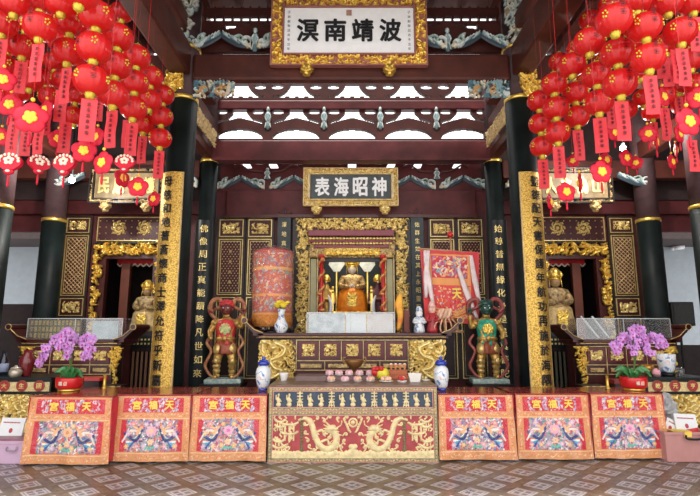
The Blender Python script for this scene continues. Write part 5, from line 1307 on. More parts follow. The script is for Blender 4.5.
# things on the main altar table
vx = xp(281, 333, 7.83)
t = thing('flower_vase', 'white painted vase of yellow flowers before the embroidered drum', 'vase', (vx, 7.83, ZA))
b = B(); b.lathe([(.06, 0), (.07, .01), (.1, .06), (.105, .12), (.07, .19), (.045, .25), (.05, .32), (.065, .36), (.055, .355)], 24); b.build('vase_body', pc, t, smooth=True)
rnd = random.Random(2); b = B()
for k in range(10): a = rnd.uniform(0, 6.3); b.tube([(0, 0, .3), (.05*math.cos(a), .05*math.sin(a), .42)], .004, 5)
b.build('stem', mat('leaf green', (.08, .25, .05), .5), t)
fl = None
for k in range(14):
    a = k*2.4; q = .10*math.sqrt(k/14)
    b = B(); b.ell((0, 0, 0), (.035, .035, .025), 0, 8, 6)
    for j in range(6): b.ell((.03*math.cos(j), .03*math.sin(j), 0), (.02, .012, .01), 0, 6, 4, rot=(0, 0, j))
    if fl is None: fl = b.build('flower', mat('yellow petal', (.95, .68, .05), .5, var=.2), t, smooth=True)
    else: fl2 = fl.copy(); COL.objects.link(fl2); fl2.parent = t; 
    (fl if k == 0 else fl2).location = (q*math.cos(a), q*math.sin(a)*.7, .44+.035*math.cos(a*3))
# embroidered drum parasol
dx0, dx1 = xp(251, 300, 8.25), xp(293, 300, 8.25); dr = (dx1-dx0)/2-.02; dh = zy(252, 8.25)-ZA
t = thing('embroidered_parasol_drum', 'tall embroidered red and blue parasol drum wrapped in plastic, left on the altar', 'ceremonial parasol', ((dx0+dx1)/2, 8.28, ZA))
c = Cv(2*math.pi*dr, dh-.28, .01, (.62, .16, .10)); rnd = random.Random(4); Wc = 2*math.pi*dr; hh = dh-.28
for (z0_, z1_, col) in ((.0, .04, (.85, .4, .12)), (.3, .34, (.85, .4, .12)), (.72, .77, (.85, .45, .15)), (hh-.05, hh, (.6, .12, .1))): c.rect(-Wc/2, Wc/2, z0_, z1_, col, 0)
for k in range(1500):
    z = rnd.uniform(.05, hh-.04)
    if .3 < z < .34 or .72 < z < .77: continue
    c.ell(rnd.uniform(-Wc/2, Wc/2), z, rnd.uniform(.01, .035), rnd.uniform(.007, .016), rnd.uniform(0, 3), rnd.choice([(.65, .15, .12), (.75, .3, .2), (.2, .32, .42), (.75, .62, .5), (.3, .4, .3), (.8, .5, .25), (.5, .12, .2), (.45, .5, .55)]), .003)
c.H = -c.H
def wrapd(x, z): a = x/dr; return dr*np.sin(a), -dr*np.cos(a), z
o = c.sheet('embroidered_side', attr_cloth, t, (0, 0, .28), lambda x, z: (dr*np.sin(x/dr), -dr*np.cos(x/dr), z))
b = B(); b.lathe([(dr, dh-.002), (dr*.6, dh+.05), (0, dh+.07)], 32); b.build('top_cloth', mat('dull crimson cloth', (.4, .07, .05), .6, var=.4), t, smooth=True)
b = B(); b.lathe([(.03, 0), (.03, dh)], 10); b.lathe([(.16, 0), (.16, .03), (.05, .05)], 20); b.build('pole_and_foot', wood_d, t)
b = B(); b.lathe([(dr+.005, .1), (dr+.0, .28)], 32, rib=lambda a: .02*math.cos(a*20)); b.build('orange_fringe', mat('orange fringe', (.75, .3, .06), .6, var=.3, scale=25), t, smooth=True)
b = B(); b.lathe([(dr+.025, .05), (dr+.02, dh+.02), (dr*.5, dh+.09)], 32, rib=lambda a: .015*math.sin(a*11)+.01*math.sin(a*23)); b.build('plastic_wrap', film, t, smooth=True)
# hanging embroidered banner
Yb = 8.3; bx0, bx1 = xp(420.5, 280, Yb), xp(480, 280, Yb); bw_ = bx1-bx0; zb1 = zy(250, Yb); bh = zb1-zy(322, Yb)
t = thing('embroidered_banner', 'red embroidered banner with orange border and white ribbons on a pole, right on the altar', 'banner', ((bx0+bx1)/2, Yb, ZA))
zt_ = zb1-ZA
b = B(); b.tube([(.06, .03, 0), (.03, .03, zt_+.22)], .016, 8); b.lathe([(.14, 0), (.14, .03), (.04, .06)], 20, c=(.06, .03, 0)); b.tube([(-bw_/2-.03, 0, zt_+.02), (bw_/2+.03, 0, zt_-.06)], .02, 8); b.build('pole', mat('pale pole', (.5, .3, .15), .4), t, smooth=True)
b = B(); b.ell((.03, .03, zt_+.27), .055); b.build('red_ball', redm, t, smooth=True)
c = Cv(bw_, bh, .009, (.72, .06, .07)); rnd = random.Random(6)
c.rect(-bw_/2+.13, bw_/2-.15, bh*.5, bh-.06, (.85, .38, .12), 0); c.rect(-bw_/2+.18, bw_/2-.2, bh*.62, bh-.09, (.65, .05, .08), 0)
c.rect(-bw_/2+.13, bw_/2-.15, .0, bh*.52, (.78, .08, .07), 0); c.rect(-bw_/2+.13, -bw_/2+.17, 0, bh*.5, (.85, .4, .12), 0); c.rect(bw_/2-.19, bw_/2-.15, 0, bh*.5, (.85, .4, .12), 0)
for k in range(130): c.ell(rnd.uniform(-bw_/2+.2, bw_/2-.22), rnd.uniform(bh*.64, bh-.1), rnd.uniform(.015, .04), rnd.uniform(.01, .018), rnd.uniform(0, 3), rnd.choice([(.85, .7, .6), (.2, .4, .5), (.85, .4, .2), (.5, .2, .4), (.9, .8, .4)]), .004)
for k in range(190): c.ell(rnd.uniform(-bw_/2+.17, bw_/2-.2), rnd.uniform(.03, bh*.5), rnd.uniform(.01, .03), .009, rnd.uniform(0, 3), rnd.choice([(.8, .3, .1), (.85, .6, .2), (.45, .02, .06), (.25, .3, .4), (.8, .6, .5)]), .003)
for k in range(5): c.stroke([(-bw_/2+.14, .05+k*.05), (-.1+k*.05, .02+k*.04), (bw_/2-.2, .1+k*.06)], .012, .008, (.85, .45, .12), .003)
c.sheet('banner_cloth', attr_cloth, t, (0, -.03, zt_-bh), lambda x, z: (x*(1-.10*(1-z/bh)), -.03*np.sin(x*8)*(1-z/bh)-.012*np.sin(x*22)-.05*x*0, z-.04*(x/bw_+.5)))
b = B(); b.text('天', .08, -.1, zt_-bh*.62, .16, .18, bold=.03); b.build('lettering', mat('yellow silk', (.95, .72, .1)), t)
b = B()
for (xa, za, xb, zb_) in ((-.42, -.02, -.3, -.95), (.12, -.3, .4, -1.15), (.34, -.1, .46, -.95), (-.36, -.02, -.42, -.8)):
    b.tube([(xa, -.06, zt_+za), ((xa+xb)/2-.02, -.11, zt_+(za+zb_)/2), (xb, -.09, zt_+zb_)], [.03, .05, .025], 6, 0, .25, smooth=4)
b.build('white_ribbon', mat('white pink silk', (.8, .68, .68), .4, var=.15, scale=8), t, smooth=True)
# small figures and pennant on the altar
def doll(label, px, Y, h, m1, m2, m3):
    t = thing('small_figure', label, 'figurine', (xp(px, 330, Y), Y, ZA), 0)
    b = B(); b.lathe([(.08, 0), (.085, .05), (.06, h*.4), (.045, h*.62)], 18, rib=lambda a: .04*math.cos(a*6)); b.build('robe', m1, t, smooth=True)
    b = B(); b.ell((0, 0, h*.72), (.055, .05, .065), 0, 14, 10); b.ell((0, -.05, h*.71), .01); b.build('head', m2, t, smooth=True)
    b = B(); b.lathe([(.06, h*.8), (.05, h*.88), (.03, h*.98), (0, h)], 14); b.build('hat', m3, t, smooth=True)
    b = B(); b.tube([(-.05, 0, h*.55), (-.09, -.04, h*.4), (-.03, -.08, h*.38)], [.025, .025, .018], 6, smooth=3); b.tube([(.05, 0, h*.55), (.09, -.04, h*.4), (.03, -.08, h*.38)], [.025, .025, .018], 6, smooth=3); b.build('sleeve', m1, t, smooth=True)
    return t
doll('blue and white porcelain figurine standing near the right end of the altar', 419.5, 8.0, zy(306, 8.0)-ZA, pc, white, pc)
doll('red robed figurine with tall pale hat near the banner foot', 432.5, 7.97, zy(301, 7.97)-ZA, mat('deep red robe', (.42, .03, .04), .4, var=.3), mat('face pink', (.8, .5, .4)), mat('pale pink hat', (.8, .5, .45)))
t = thing('lotus_lamp', 'cream lotus shaped lamp with tassels between the figurines and the banner', 'lamp', (xp(445, 330, 8.0), 8.0, ZA))
b = B(); b.lathe([(.07, 0), (.02, .03), (.015, .2)], 14); b.build('foot', gold_d, t, smooth=True)
b = B()
for q in range(8): a = q*.785; b.ell((.07*math.cos(a), .07*math.sin(a), .3), (.05, .025, .09), 0, 8, 6, rot=(0, .4, a))
b.ell((0, 0, .28), .07); b.build('petals', mat('peach petal', (.8, .5, .35), .5, var=.3, scale=9), t, smooth=True)
b = B()
for q in range(-2, 3): b.tube([(q*.05, -.08, .22), (q*.09, -.1, .1), (q*.08, -.09, .02)], .012, 5, smooth=3)
b.build('tassel', mat('pink gold tassel', (.75, .4, .25), .5, var=.4, scale=20), t)
for pxx, nm in ((262, 'left'), ):
    pass
t = thing('pennant', 'narrow orange and yellow pennant hanging at the right post of the shrine', 'pennant', (xp(401, 330, 8.2), 8.2, ZA))
b = B(); b.tube([(.03, 0, 0), (.0, 0, .62)], .01, 6); b.lathe([(.05, 0), (.05, .015)], 12, c=(.03, 0, 0)); b.build('pole', wood_d, t)
b = B(); b.tube([(0, -.01, .62), (-.03, -.02, .45), (-.01, -.02, .25), (-.05, -.02, .05)], [.03, .07, .05, .03], 6, 0, .3, smooth=4); b.build('pennant_cloth', mat('orange cloth', (.9, .22, .03), .5, scale=7, col2=(.95, .6, .05)), t, smooth=True)
o = B().box(xp(404, 325, 8.25), xp(409.5, 325, 8.25), 8.25, 8.5, ZA, zy(310, 8.25)).build('book_box', mat('brown red book cover', (.22, .05, .03), .5)); tag(o, 'upright brown red case on the altar by the right shrine post', 'case')
# side ones: ornaments on side cabinets
lathed('maroon_vase', 'maroon glazed vase on the left black cabinet', 'vase', (xp(26.5, 372, 7.2), 7.2, HC), [(.05, 0), (.055, .01), (.06, .04), (.105, .17), (.1, .25), (.05, .31), (.06, .36), (.05, .355)], mat('maroon glaze', (.17, .015, .02), .15, coat=.5), 24)
t = thing('silver_jar', 'squat silvery lidded jar at the left cabinet front', 'jar', (xp(15.5, 374, 7.08), 7.08, HC))
sv = mat('pale pewter', (.55, .5, .4), .3, .4, var=.2); b = B(); b.lathe([(.06, 0), (.085, .04), (.085, .08), (.06, .11)], 20); b.build('body', sv, t, smooth=True); b = B(); b.lathe([(.07, .11), (.06, .125), (.02, .14), (.015, .155), (0, .16)], 20); b.build('lid', sv, t, smooth=True)
t = thing('bottle', 'dark bottle with blue grey label at the far left of the cabinet', 'bottle', (xp(3, 372, 7.3), 7.3, HC)); b = B(); b.lathe([(.06, 0), (.06, .2), (.03, .27), (.03, .34)], 16); b.build('glass', mat('dark glass', (.01, .015, .03), .1, coat=.5), t, smooth=True); b = B(); b.lathe([(.062, .05), (.062, .17)], 16); b.build('paper_label', mat('blue grey label', (.3, .35, .5), .5), t, smooth=True)
t = thing('porcelain_pot', 'blue and white porcelain pot on dark stand at the right cabinet', 'pot', (xp(667.5, 374, 7.25), 7.25, HC)); b = B(); b.lathe([(.09, 0), (.1, .02), (.085, .05)], 24); b.build('dark_stand', black, t, smooth=True); b = B(); b.lathe([(.08, .05), (.1, .08), (.118, .2), (.125, .3), (.115, .3), (.1, .1)], 28); b.build('pot_body', pc, t, smooth=True)
t = thing('bun_tray', 'single pink bun on a small stand on the right cabinet', 'bun tray', (xp(656.5, 375, 7.1), 7.1, HC)); b = B(); b.lathe([(.05, 0), (.06, .03), (.055, .035)], 16); b.build('plate', padm, t, smooth=True); b = B(); b.ell((0, 0, .06), (.055, .055, .045), 0, 14, 10); b.ell((0, 0, .105), .012); b.build('bun', mat('pink bun', (.9, .3, .42)), t, smooth=True)
lathed('water_glass', 'small clear glass at the right end of the right cabinet', 'glass', (xp(681, 375, 7.1), 7.1, HC), [(.045, 0), (.05, .12), (.046, .12), (.042, .01)], acrylic, 20)
lathed('amber_bowl', 'amber brass bowl behind the right orchid on the cabinet', 'bowl', (xp(647, 372, 7.3), 7.3, HC), [(.03, 0), (.035, .02), (.09, .08), (.1, .15), (.09, .15), (.05, .06)], mat('amber brass', (.5, .25, .05), .25, .6), 24)
# brass tubes and red boxes on the offering tables
for px, Yq, nm in ((104, 6.8, 'beside the left orchid'), (608, 6.75, 'beside the right orchid')):
    t = thing('incense_tube', 'slim brass incense holder %s' % nm, 'incense holder', (xp(px, 390, Yq), Yq, ZT+.001), 0, 'brass incense holders'); b = B(); b.lathe([(.035, 0), (.035, .012), (.02, .02), (.02, .16), (.026, .165), (.018, .165)], 14); b.build('tube', gold, t, smooth=True)
t = thing('donation_tray', 'flat bright red tray on a dark stand behind the left orchid', 'tray', (xp(92, 379, 7.25), 7.25, 0)); zr = zy(377, 7.25)
b = B(); b.box(-.17, .17, -.12, .12, zr-.045, zr); b.build('tray', redm, t, bevel=.005); b = B(); b.box(-.15, .15, -.1, .1, 0, zr-.045); b.build('stand', wood_d, t)
t = thing('donation_tray', 'flat dull red tray on a dark stand behind the right orchid', 'tray', (xp(622, 382, 7.25), 7.25, 0))
b = B(); b.box(-.17, .17, -.12, .12, zr-.085, zr-.03); b.build('tray', mat('dull red tray', (.25, .02, .02), .35), t, bevel=.005); b = B(); b.box(-.15, .15, -.1, .1, 0, zr-.085); b.build('stand', wood_d, t)
# orchids
petal = mat('violet orchid petal', (.48, .16, .6), .5, scale=30, col2=(.74, .44, .8)); leafg = mat('orchid leaf', (.05, .22, .06), .35, var=.3, coat=.2)
ob = B()
for q in range(5):
    a = q*1.257+1.57; wq = (.027, .018)[q in (0, 2, 3) and 1 or 0]
    ob.ell((.024*math.cos(a), -.004, .024*math.sin(a)), (.024, .005, wq*.8), 0, 8, 6, rot=(0, -a, 0))
OB = ob.build('flower', petal, None, (0, 0, -50), smooth=True)
lip = B().ell((0, -.012, -.006), (.009, .01, .012), 0, 8, 6).build('lip', mat('magenta lip', (.5, .03, .25), .5), None)
def orchid(label, px, Yq, pts, seed):
    rnd = random.Random(seed); t = thing('orchid_plant', label, 'orchid', (xp(px, 390, Yq), Yq, ZT+.001), 0, 'potted orchids')
    b = B(); b.lathe([(.125, .025), (.155, .05), (.162, .15), (.158, .165), (.148, .16), (.14, .12)], 32); o = b.build('pot', redm, t, smooth=True)
    b = B(); b.lathe([(.12, 0), (.13, .012), (.12, .028)], 32); b.build('gold_foot', gold, t, smooth=True)
    b = B(); b.text('福', -.03, -.158, .1, .045, .05, bold=.02); b.text('囍', .03, -.158, .1, .045, .05, bold=.0); b.build('lettering', cream, o)
    b = B(); b.lathe([(0, .135), (.145, .135)], 24); b.build('moss', mat('moss', (.12, .1, .03), .9, var=.5, scale=30), t)
    for k in range(11):
        a = k*2.4; L = rnd.uniform(.16, .26); ca, sa = math.cos(a), math.sin(a)*.6; b = B()
        b.tube([(ca*.02, sa*.02, .13), (ca*L*.5, sa*L*.5, .13+L*.55), (ca*L*.95, sa*L*.95, .13+L*(.45 if k % 3 else .1))], [.012, .042, .006], 8, 0, .2, smooth=5); b.build('leaf', leafg, t, smooth=True)
    for st in pts:
        P = [(0, 0, .14)]+[tuple(at(x, y, Yq-.05+dy)-Vector(t.location)) for x, y, dy in st]
        b = B(); b.tube(P, .005, 5, smooth=5); b.build('stem', mat('stem green', (.12, .2, .04), .5), t)
        C_ = crom(P, 8); n = len(C_); s0 = int(n*.42)
        for k in range(s0, n):
            for q in range(2):
                f = OB.copy(); COL.objects.link(f); f.parent = t; p = C_[k]
                f.location = (p[0]+rnd.uniform(-.045, .045), p[1]+rnd.uniform(-.06, .02), p[2]+rnd.uniform(-.045, .045)); s_ = rnd.uniform(.8, 1.15); f.scale = (s_,)*3
                f.rotation_euler = (rnd.uniform(-.5, .4), rnd.uniform(-.5, .5), rnd.uniform(-.8, .8))
                l2 = lip.copy(); COL.objects.link(l2); l2.parent = f
    return t
orchid('violet orchid in a round red pot on the leftmost offering table', 69, 6.55, [[(68, 350, 0), (58, 340, -.05), (48, 350, -.1), (40, 364, -.1)], [(72, 350, 0), (74, 338, 0), (66, 334, -.1), (58, 346, -.15)], [(74, 352, 0), (86, 338, 0), (92, 342, -.05), (87, 358, -.1)], [(70, 355, .05), (66, 342, .05), (70, 336, -.05), (69, 354, -.1)]], 1)
orchid('violet orchid in a round red pot on the rightmost offering table', 634, 6.6, [[(634, 350, 0), (628, 338, 0), (620, 340, -.05), (614, 350, -.1)], [(636, 350, 0), (640, 336, 0), (634, 331, -.1), (632, 352, -.12)], [(638, 350, 0), (648, 338, 0), (658, 340, -.05), (661, 346, -.08)], [(636, 352, 0), (634, 340, 0), (642, 340, -.1), (648, 352, -.14)]], 2)
bpy.data.objects.remove(OB); bpy.data.objects.remove(lip)
# bins and leaflets
def bin_(label, x0, x1, Yq, pyt, m, mband, slant=.02):
    h_ = zy(pyt, Yq); w_ = x1-x0; t = thing('storage_bin', label, 'storage bin', ((x0+x1)/2, Yq, 0), 0, 'pink storage bins'); V = []
    for (q, z_) in ((-slant, 0), (0, h_)): V += [(-w_/2-q*0, -q*0+0, z_), (w_/2+q*0, 0, z_), (w_/2, .4, z_), (-w_/2, .4, z_)]
    b = B(); b.add(V, [(0, 1, 5, 4), (1, 2, 6, 5), (2, 3, 7, 6), (3, 0, 4, 7), (3, 2, 1, 0)]); b.build('tub', m, t, bevel=.01)
    b = B(); b.frame(-w_/2-.012, w_/2+.012, -.012, .412, 0, 0, 0) if False else None
    b.box(-w_/2-.012, w_/2+.012, -.014, .004, h_-.03, h_); b.box(-w_/2-.012, w_/2+.012, .396, .414, h_-.03, h_); b.box(-w_/2-.014, -w_/2+.004, -.012, .41, h_-.03, h_); b.box(w_/2-.004, w_/2+.014, -.012, .41, h_-.03, h_); b.build('rim', m, t)
    return t, h_
lil = mat('lilac plastic', (.62, .42, .58), .4, var=.05); mau = mat('dusty mauve', (.28, .12, .16), .4)
xa, xb = xp(-14, 450, 6.02), xp(25, 450, 6.02)
t, hB = bin_('lilac plastic storage bin on the floor at the left edge', xa, xb, 6.02, 441, lil, mau); cxl = xb-xa
b = B(); b.tube([(cxl/2-.2, -.015, hB-.06), (cxl/2-.19, -.03, hB-.1), (cxl/2-.1, -.03, hB-.1), (cxl/2-.09, -.015, hB-.06)], .009, 6, smooth=4); b.build('handle', mat('grey plastic', (.35, .3, .35), .4), t)
b = B(); b.box(-cxl/2, cxl/2, .0, .38, hB, hB+.02); b.build('lid', mau, t)
def leaflet(label, px0, px1, py0, py1, Yq, lean, tri):
    x0, x1 = xp(px0, py1, Yq), xp(px1, py1, Yq); z0, z1 = zy(py1, Yq), zy(py0, Yq); w_, h_ = x1-x0, z1-z0
    t = thing('notice_card', label, 'notice', ((x0+x1)/2, Yq, z0), 0, 'white notice cards'); t.rotation_euler = (-.25, lean, 0)
    b = B(); b.box(-w_/2, w_/2, 0, .012, 0, h_); b.build('card', paperw, t)
    b = B(); rnd = random.Random(3)
    for k in range(12): b.box(-w_/2+.03+k*.017, -w_/2+.042+k*.017, -.003, 0, h_*.72, h_*.72+.014)
    b.ell((0, -.003, h_*.33), (.022, .003, .028)); b.build('printing', mat('dull red print', (.45, .05, .06), .5), t)
    if tri: b = B(); b.prism([(-w_/2, 0), (w_/2, 0), (w_/2, .06)], -.005, -.001); b.build('red_corner', redm, t)
    return t
leaflet('white notice card with small print leaning above the lilac bin', -3, 21, 418, 437, 6.2, .03, False)
leaflet('white notice card with red corner standing in the dusty pink bin', 677, 699, 414, 432, 6.3, .05, True)
leaflet('tilted white card beside the grey plastic bag in the dusty pink bin', 664, 674, 418, 432, 6.32, .5, False)
dp = mat('dusty pink plastic', (.5, .24, .22), .4, var=.05)
xa, xb = xp(666.5, 450, 6.1), xp(712, 450, 6.1)
t, hB = bin_('dusty pink plastic storage bin on the floor at the right edge', xa, xb, 6.1, 432, dp, dp); t.rotation_euler.z = -.0
b = B(); b.box(-.05, .03, -.03, -.012, hB-.05, hB+.01); b.build('yellow_clip', mat('yellow clip', (.85, .6, .1), .4), t); b = B(); b.tube([(-.04, -.03, hB-.03), (-.03, -.045, hB-.07), (.12, -.045, hB-.07), (.13, -.03, hB-.03)], .012, 6, smooth=4); b.build('black_handle', black, t)
o = B().box(xp(671, 440, 6.25), xp(688, 440, 6.25), 6.2, 6.45, .03, zy(430, 6.25)).build('yellow_folder', mat('yellow folder', (.85, .6, .08), .5)); tag(o, 'yellow folder inside the dusty pink bin', 'folder')
# crumpled grey plastic bag
b = B(); b.ell((0, 0, 0), (.14, .12, .22), 0, 28, 20); rnd = random.Random(7)
from mathutils import noise as mnoise
b.v = [tuple(Vector(p)*(1+.35*mnoise.noise(Vector(p)*14))) for p in b.v]
o = b.build('plastic_bag', mat('silver grey plastic bag', (.42, .43, .44), .3, var=.15, scale=9, coat=.3), None, (xp(669, 412, 6.75), 6.8, zy(412, 6.8)), smooth=False); tag(o, 'crumpled grey plastic bag beside the rightmost offering table', 'plastic bag')
o = B().box(xp(659, 440, 6.75), xp(680, 440, 6.75), 6.66, 6.93, 0, zy(428, 6.8)).build('black_box', black); tag(o, 'black box on the floor under the grey plastic bag', 'box')
# passage things: speaker, camera
t = thing('loudspeaker', 'black loudspeaker on a stand in the right passage', 'loudspeaker', (xp(681, 320, 8.9), 8.95, 0)); z1 = zy(302, 8.9); z0 = zy(326, 8.9)
b = B(); b.box(-.2, .2, -.13, .15, z0, z1); b.build('cabinet', mat('black speaker', (.02, .025, .025), .5), t, bevel=.015); b = B(); b.box(-.17, .17, -.14, -.13, z0+.03, z1-.03); b.build('grille', mat('dark grille', (.035, .04, .04), .6, var=.4, scale=60), t); b = B(); b.tube([(0, 0, .02), (0, 0, z0)], .02, 8); b.tube([(0, 0, .3), (.25, -.1, .01)], .012, 6); b.tube([(0, 0, .3), (-.25, -.1, .01)], .012, 6); b.tube([(0, 0, .3), (0, .2, .01)], .012, 6); b.build('stand', black, t)
p = at(678, 248, 12.6); t = thing('security_camera', 'white security camera on the outside wall through the right passage', 'security camera', (p.x, 12.8, p.z)); b = B(); b.bar((0, 0, 0), (0, -.15, 0), .05); b.build('bracket', white, t); b = B(); b.tube([(-.12, -.2, 0), (.14, -.2, .03)], .06, 12); b.ell((-.14, -.2, -.01), .05); b.build('camera_body', mat('grey white plastic', (.5, .52, .54), .4), t, smooth=True)
# dark eaves outside
for s, nm in ((-1, 'left'), (1, 'right')):
    b = B(); b.box(*sorted((s*5.2, s*9.4)), 11.6, 12.8, zy(243, 12.2), zy(228, 11.6)); o = b.build('outside_eave', dark); struct(o)
    b = B(); b.box(*sorted((s*6.0, s*5.6)), 9.55, 9.7, 0, zy(300 if s < 0 else 290, 9.6)); o = b.build('tall_dark_cabinet', wood_d); tag(o, 'tall dark cupboard edge in the %s passage' % nm, 'cupboard')
# ================================================================== LANTERNS
def silk():
    m, nt, b = new_mat('red lantern silk'); N = nt.nodes; L = nt.links
    b.inputs['Base Color'].default_value = (.74, .018, .022, 1); b.inputs['Roughness'].default_value = .38; b.inputs['Coat Weight'].default_value = .5; b.inputs['Coat Roughness'].default_value = .15
    tl = N.new('ShaderNodeBsdfTranslucent'); tl.inputs[0].default_value = (1, .07, .03, 1); mx = N.new('ShaderNodeMixShader'); mx.inputs[0].default_value = .35
    out = [n for n in N if n.type == 'OUTPUT_MATERIAL'][0]; L.new(b.outputs[0], mx.inputs[1]); L.new(tl.outputs[0], mx.inputs[2]); L.new(mx.outputs[0], out.inputs[0])
    return m
silk_m = silk(); capm = mat('yellow gold lantern cap', (.62, .5, .05), .4, .3, var=.2, scale=40)
tagm = mat('coral red paper strip', (.70, .035, .05), .5, var=.08)
LR = .135
def make_lantern():
    t = thing('red_lantern', 'red lantern', 'lantern', (0, 0, 0))
    prof = [(LR*math.cos(a)**.75 if math.cos(a) > 0 else 0, .112*math.sin(a)) for a in np.linspace(-1.33, 1.33, 13)]
    b = B(); b.lathe(prof, 64, rib=lambda a: -.035*abs(math.sin(a*8))); b.build('silk_body', silk_m, t, smooth=True)
    for s in (-1, 1):
        b = B(); b.lathe([(.038, .10), (.04, .115), (.034, .13), (.02, .134)] if s > 0 else [(.016, -.155), (.03, -.148), (.036, -.12), (.038, -.10)], 18, rib=lambda a: .08*math.cos(a*9)); b.build('gold_cap', capm, t, smooth=True)
    b = B()
    for k, (x, z) in enumerate(((0, .045), (0, -.02))):
        for q in range(4): b.ctext('一', 0, LR*1.0+.002, z+.022-q*.013, .05-.012*(q % 2), .006)
        b.ctext('一', 0, LR*1.0+.002, z, .008, .05)
    b.build('printed_mark', ink, t)
    b = B()
    for a in (-.95, .95): 
        for k in range(5): x = a+.13*math.cos(k*1.257); z = .025*math.sin(k*1.257); b.ell((LR*.99*math.sin(x), -LR*.99*math.cos(x), z), (.010, .007, .010), 0, 6, 4)
    b.build('gold_blossom', capm, t, smooth=True)
    b = B(); b.tube([(0, 0, .12), (0, 0, .16)], .004, 5); b.build('cord', gold_d, t)
    return t
L0 = make_lantern()
def make_tag(w_=.115, h_=.34):
    b = B(); n = 6; V = []
    for j in range(n+1):
        z = -h_*j/n; y = .006*math.sin(j*1.3)
        V += [(-w_/2, y, z), (w_/2, y, z), (-w_/2, y+.003, z), (w_/2, y+.003, z)]
    F_ = []
    for j in range(n): a = j*4; F_ += [(a+4, a+5, a+1, a), (a+2, a+3, a+7, a+6), (a, a+2, a+6, a+4), (a+3, a+1, a+5, a+7)]
    F_ += [(0, 1, 3, 2), (n*4+2, n*4+3, n*4+1, n*4)]
    b.add(V, F_); b2 = B()
    for k in range(6):
        z = -h_*(.16+k*.135); 
        for q in range(3): b2.box(-.014+(q % 2)*.004, .014, -.011, -.008, z-.004+q*.009, z+q*.009)
        b2.box(-.002, .003, -.0112, -.008, z-.008, z+.024)
    return b, b2
tb_, tb2 = make_tag()
# lanterns: (string description, [(px,py,Y,count,tag)])
silk_list = []
def add_lantern(p, label, tagd, rz, group, scale=1.):
    c = dup(L0, p, rz, label, group); c.scale = (scale,)*3
    if tagd:
        q = TAG0.copy(); COL.objects.link(q); q.parent = c; q.location = (0, 0, -.155); q.rotation_euler.z = rz*.5-rz
        q2 = TAG1.copy(); COL.objects.link(q2); q2.parent = q
    return c
TAG0 = tb_.build('paper_strip', tagm, None); TAG1 = tb2.build('strip_writing', mat('dark red ink', (.12, .005, .01), .5), None)
rl = random.Random(12)
ORD = ['top', 'second', 'third', 'fourth', 'fifth']; NTH = ['first', 'second', 'third', 'fourth', 'fifth', 'sixth', 'seventh', 'eighth', 'ninth', 'tenth']
POS = []
def strings(side, lst, rowname, group, z_step=.285):
    for i, (px, py, Y, n, tg) in enumerate(lst):
        Y0_ = Y; best = None
        for tr in range(60):
            Yt_ = Y0_+(((tr+1)//2)*(.09 if tr % 2 else -.09))
            if not 3.5 < Yt_ < 6.75: continue
            p = at(px, py, Yt_); ok = True; dm = 9
            for (x_, y_, z_) in POS:
                for k in range(n):
                    d_ = math.sqrt(((x_-p.x)/.29)**2+((y_-p.y)/.29)**2+((z_-p.z+k*z_step)/.27)**2); dm = min(dm, d_)
            if best is None or dm > best[0]+.001 and best[0] < 1: best = (dm, p)
            if dm >= 1: best = (dm, p); break
        p = best[1]
        if rowname == 'edge': z_step = .297
        for k in range(n): POS.append((p.x, p.y, p.z-k*z_step))
        for k in range(n):
            q = Vector((p.x, p.y, p.z-k*z_step))
            lab = '%s red lantern down on the %s %s string from the %s gold column' % (('topmost' if k == 0 else ORD[k]), nth(i), rowname, side)
            if n == 1: lab = 'single red lantern, %s in the %s row from the %s gold column' % (nth(i), rowname, side)
            l_ = add_lantern(q, lab, tg and k == n-1, rl.uniform(-.7, .7), group, 1.08 if rowname == 'edge' else 1)
            if k == 0: first = l_
        # cord to the wire
        b = B(); b.tube([(0, 0, .14), (0, 0, 6.7-p.z)], .0025, 4); b.build('hanging_cord', mat('dark red cord', (.15, .01, .01), .6), first); first.rotation_euler.z = 0
G1 = 'red lanterns on the left'; G2 = 'red lanterns on the right'
strings('left', [(163, 95, 6.15, 3, True), (151, 77, 5.65, 2, False), (145, 103, 6.0, 2, True), (137, 57, 5.1, 3, True), (118, 37, 4.5, 3, True), (97, 16, 3.95, 3, True), (80, -8, 3.6, 1, False)], 'edge', G1)
strings('left', [(71, 23, 4.2, 2, True), (40, 27, 4.0, 1, True), (62, 2, 4.0, 1, False), (41, 0, 4.3, 1, False), (15, 3, 4.0, 1, False), (23, 47, 4.7, 1, True), (3, 24, 4.4, 1, True)], 'front', G1)
strings('left', [(131, 92, 5.7, 1, False), (76, 95, 6.0, 2, False), (50, 97, 5.9, 1, True), (64, 80, 5.5, 1, True), (30, 80, 5.2, 1, False), (17, 92, 5.4, 1, True), (100, 80, 5.4, 1, True), (92, 35, 4.9, 1, False), (4, 66, 5.0, 1, False)], 'inner', G1)
strings('left', [(112, 62, 6.3, 1, False), (86, 62, 5.9, 2, False), (56, 62, 5.6, 1, False), (47, 78, 5.7, 1, False), (31, 60, 5.5, 1, False), (8, 45, 5.5, 1, False), (106, 22, 5.2, 1, False), (85, 8, 4.9, 1, False), (50, 14, 5.1, 1, False), (26, 22, 5.2, 1, False), (3, 92, 6.2, 1, False), (60, 42, 5.2, 1, False), (122, 12, 5.6, 1, False)], 'rear', G1)
strings('right', [(539, 101, 5.9, 3, True), (554, 84, 5.45, 3, True), (572, 65, 5.0, 1, False), (575, 93, 5.5, 2, True), (589, 42, 4.4, 1, False), (596, 75, 4.9, 2, True), (614, 20, 3.85, 1, False), (617, 53, 4.3, 2, True)], 'edge', G2)
strings('right', [(645, 27, 3.9, 2, True), (680, 32, 3.8, 1, True), (636, 1, 4.1, 1, False), (667, 3, 4.1, 1, False), (692, 2, 4.0, 1, True)], 'front', G2)
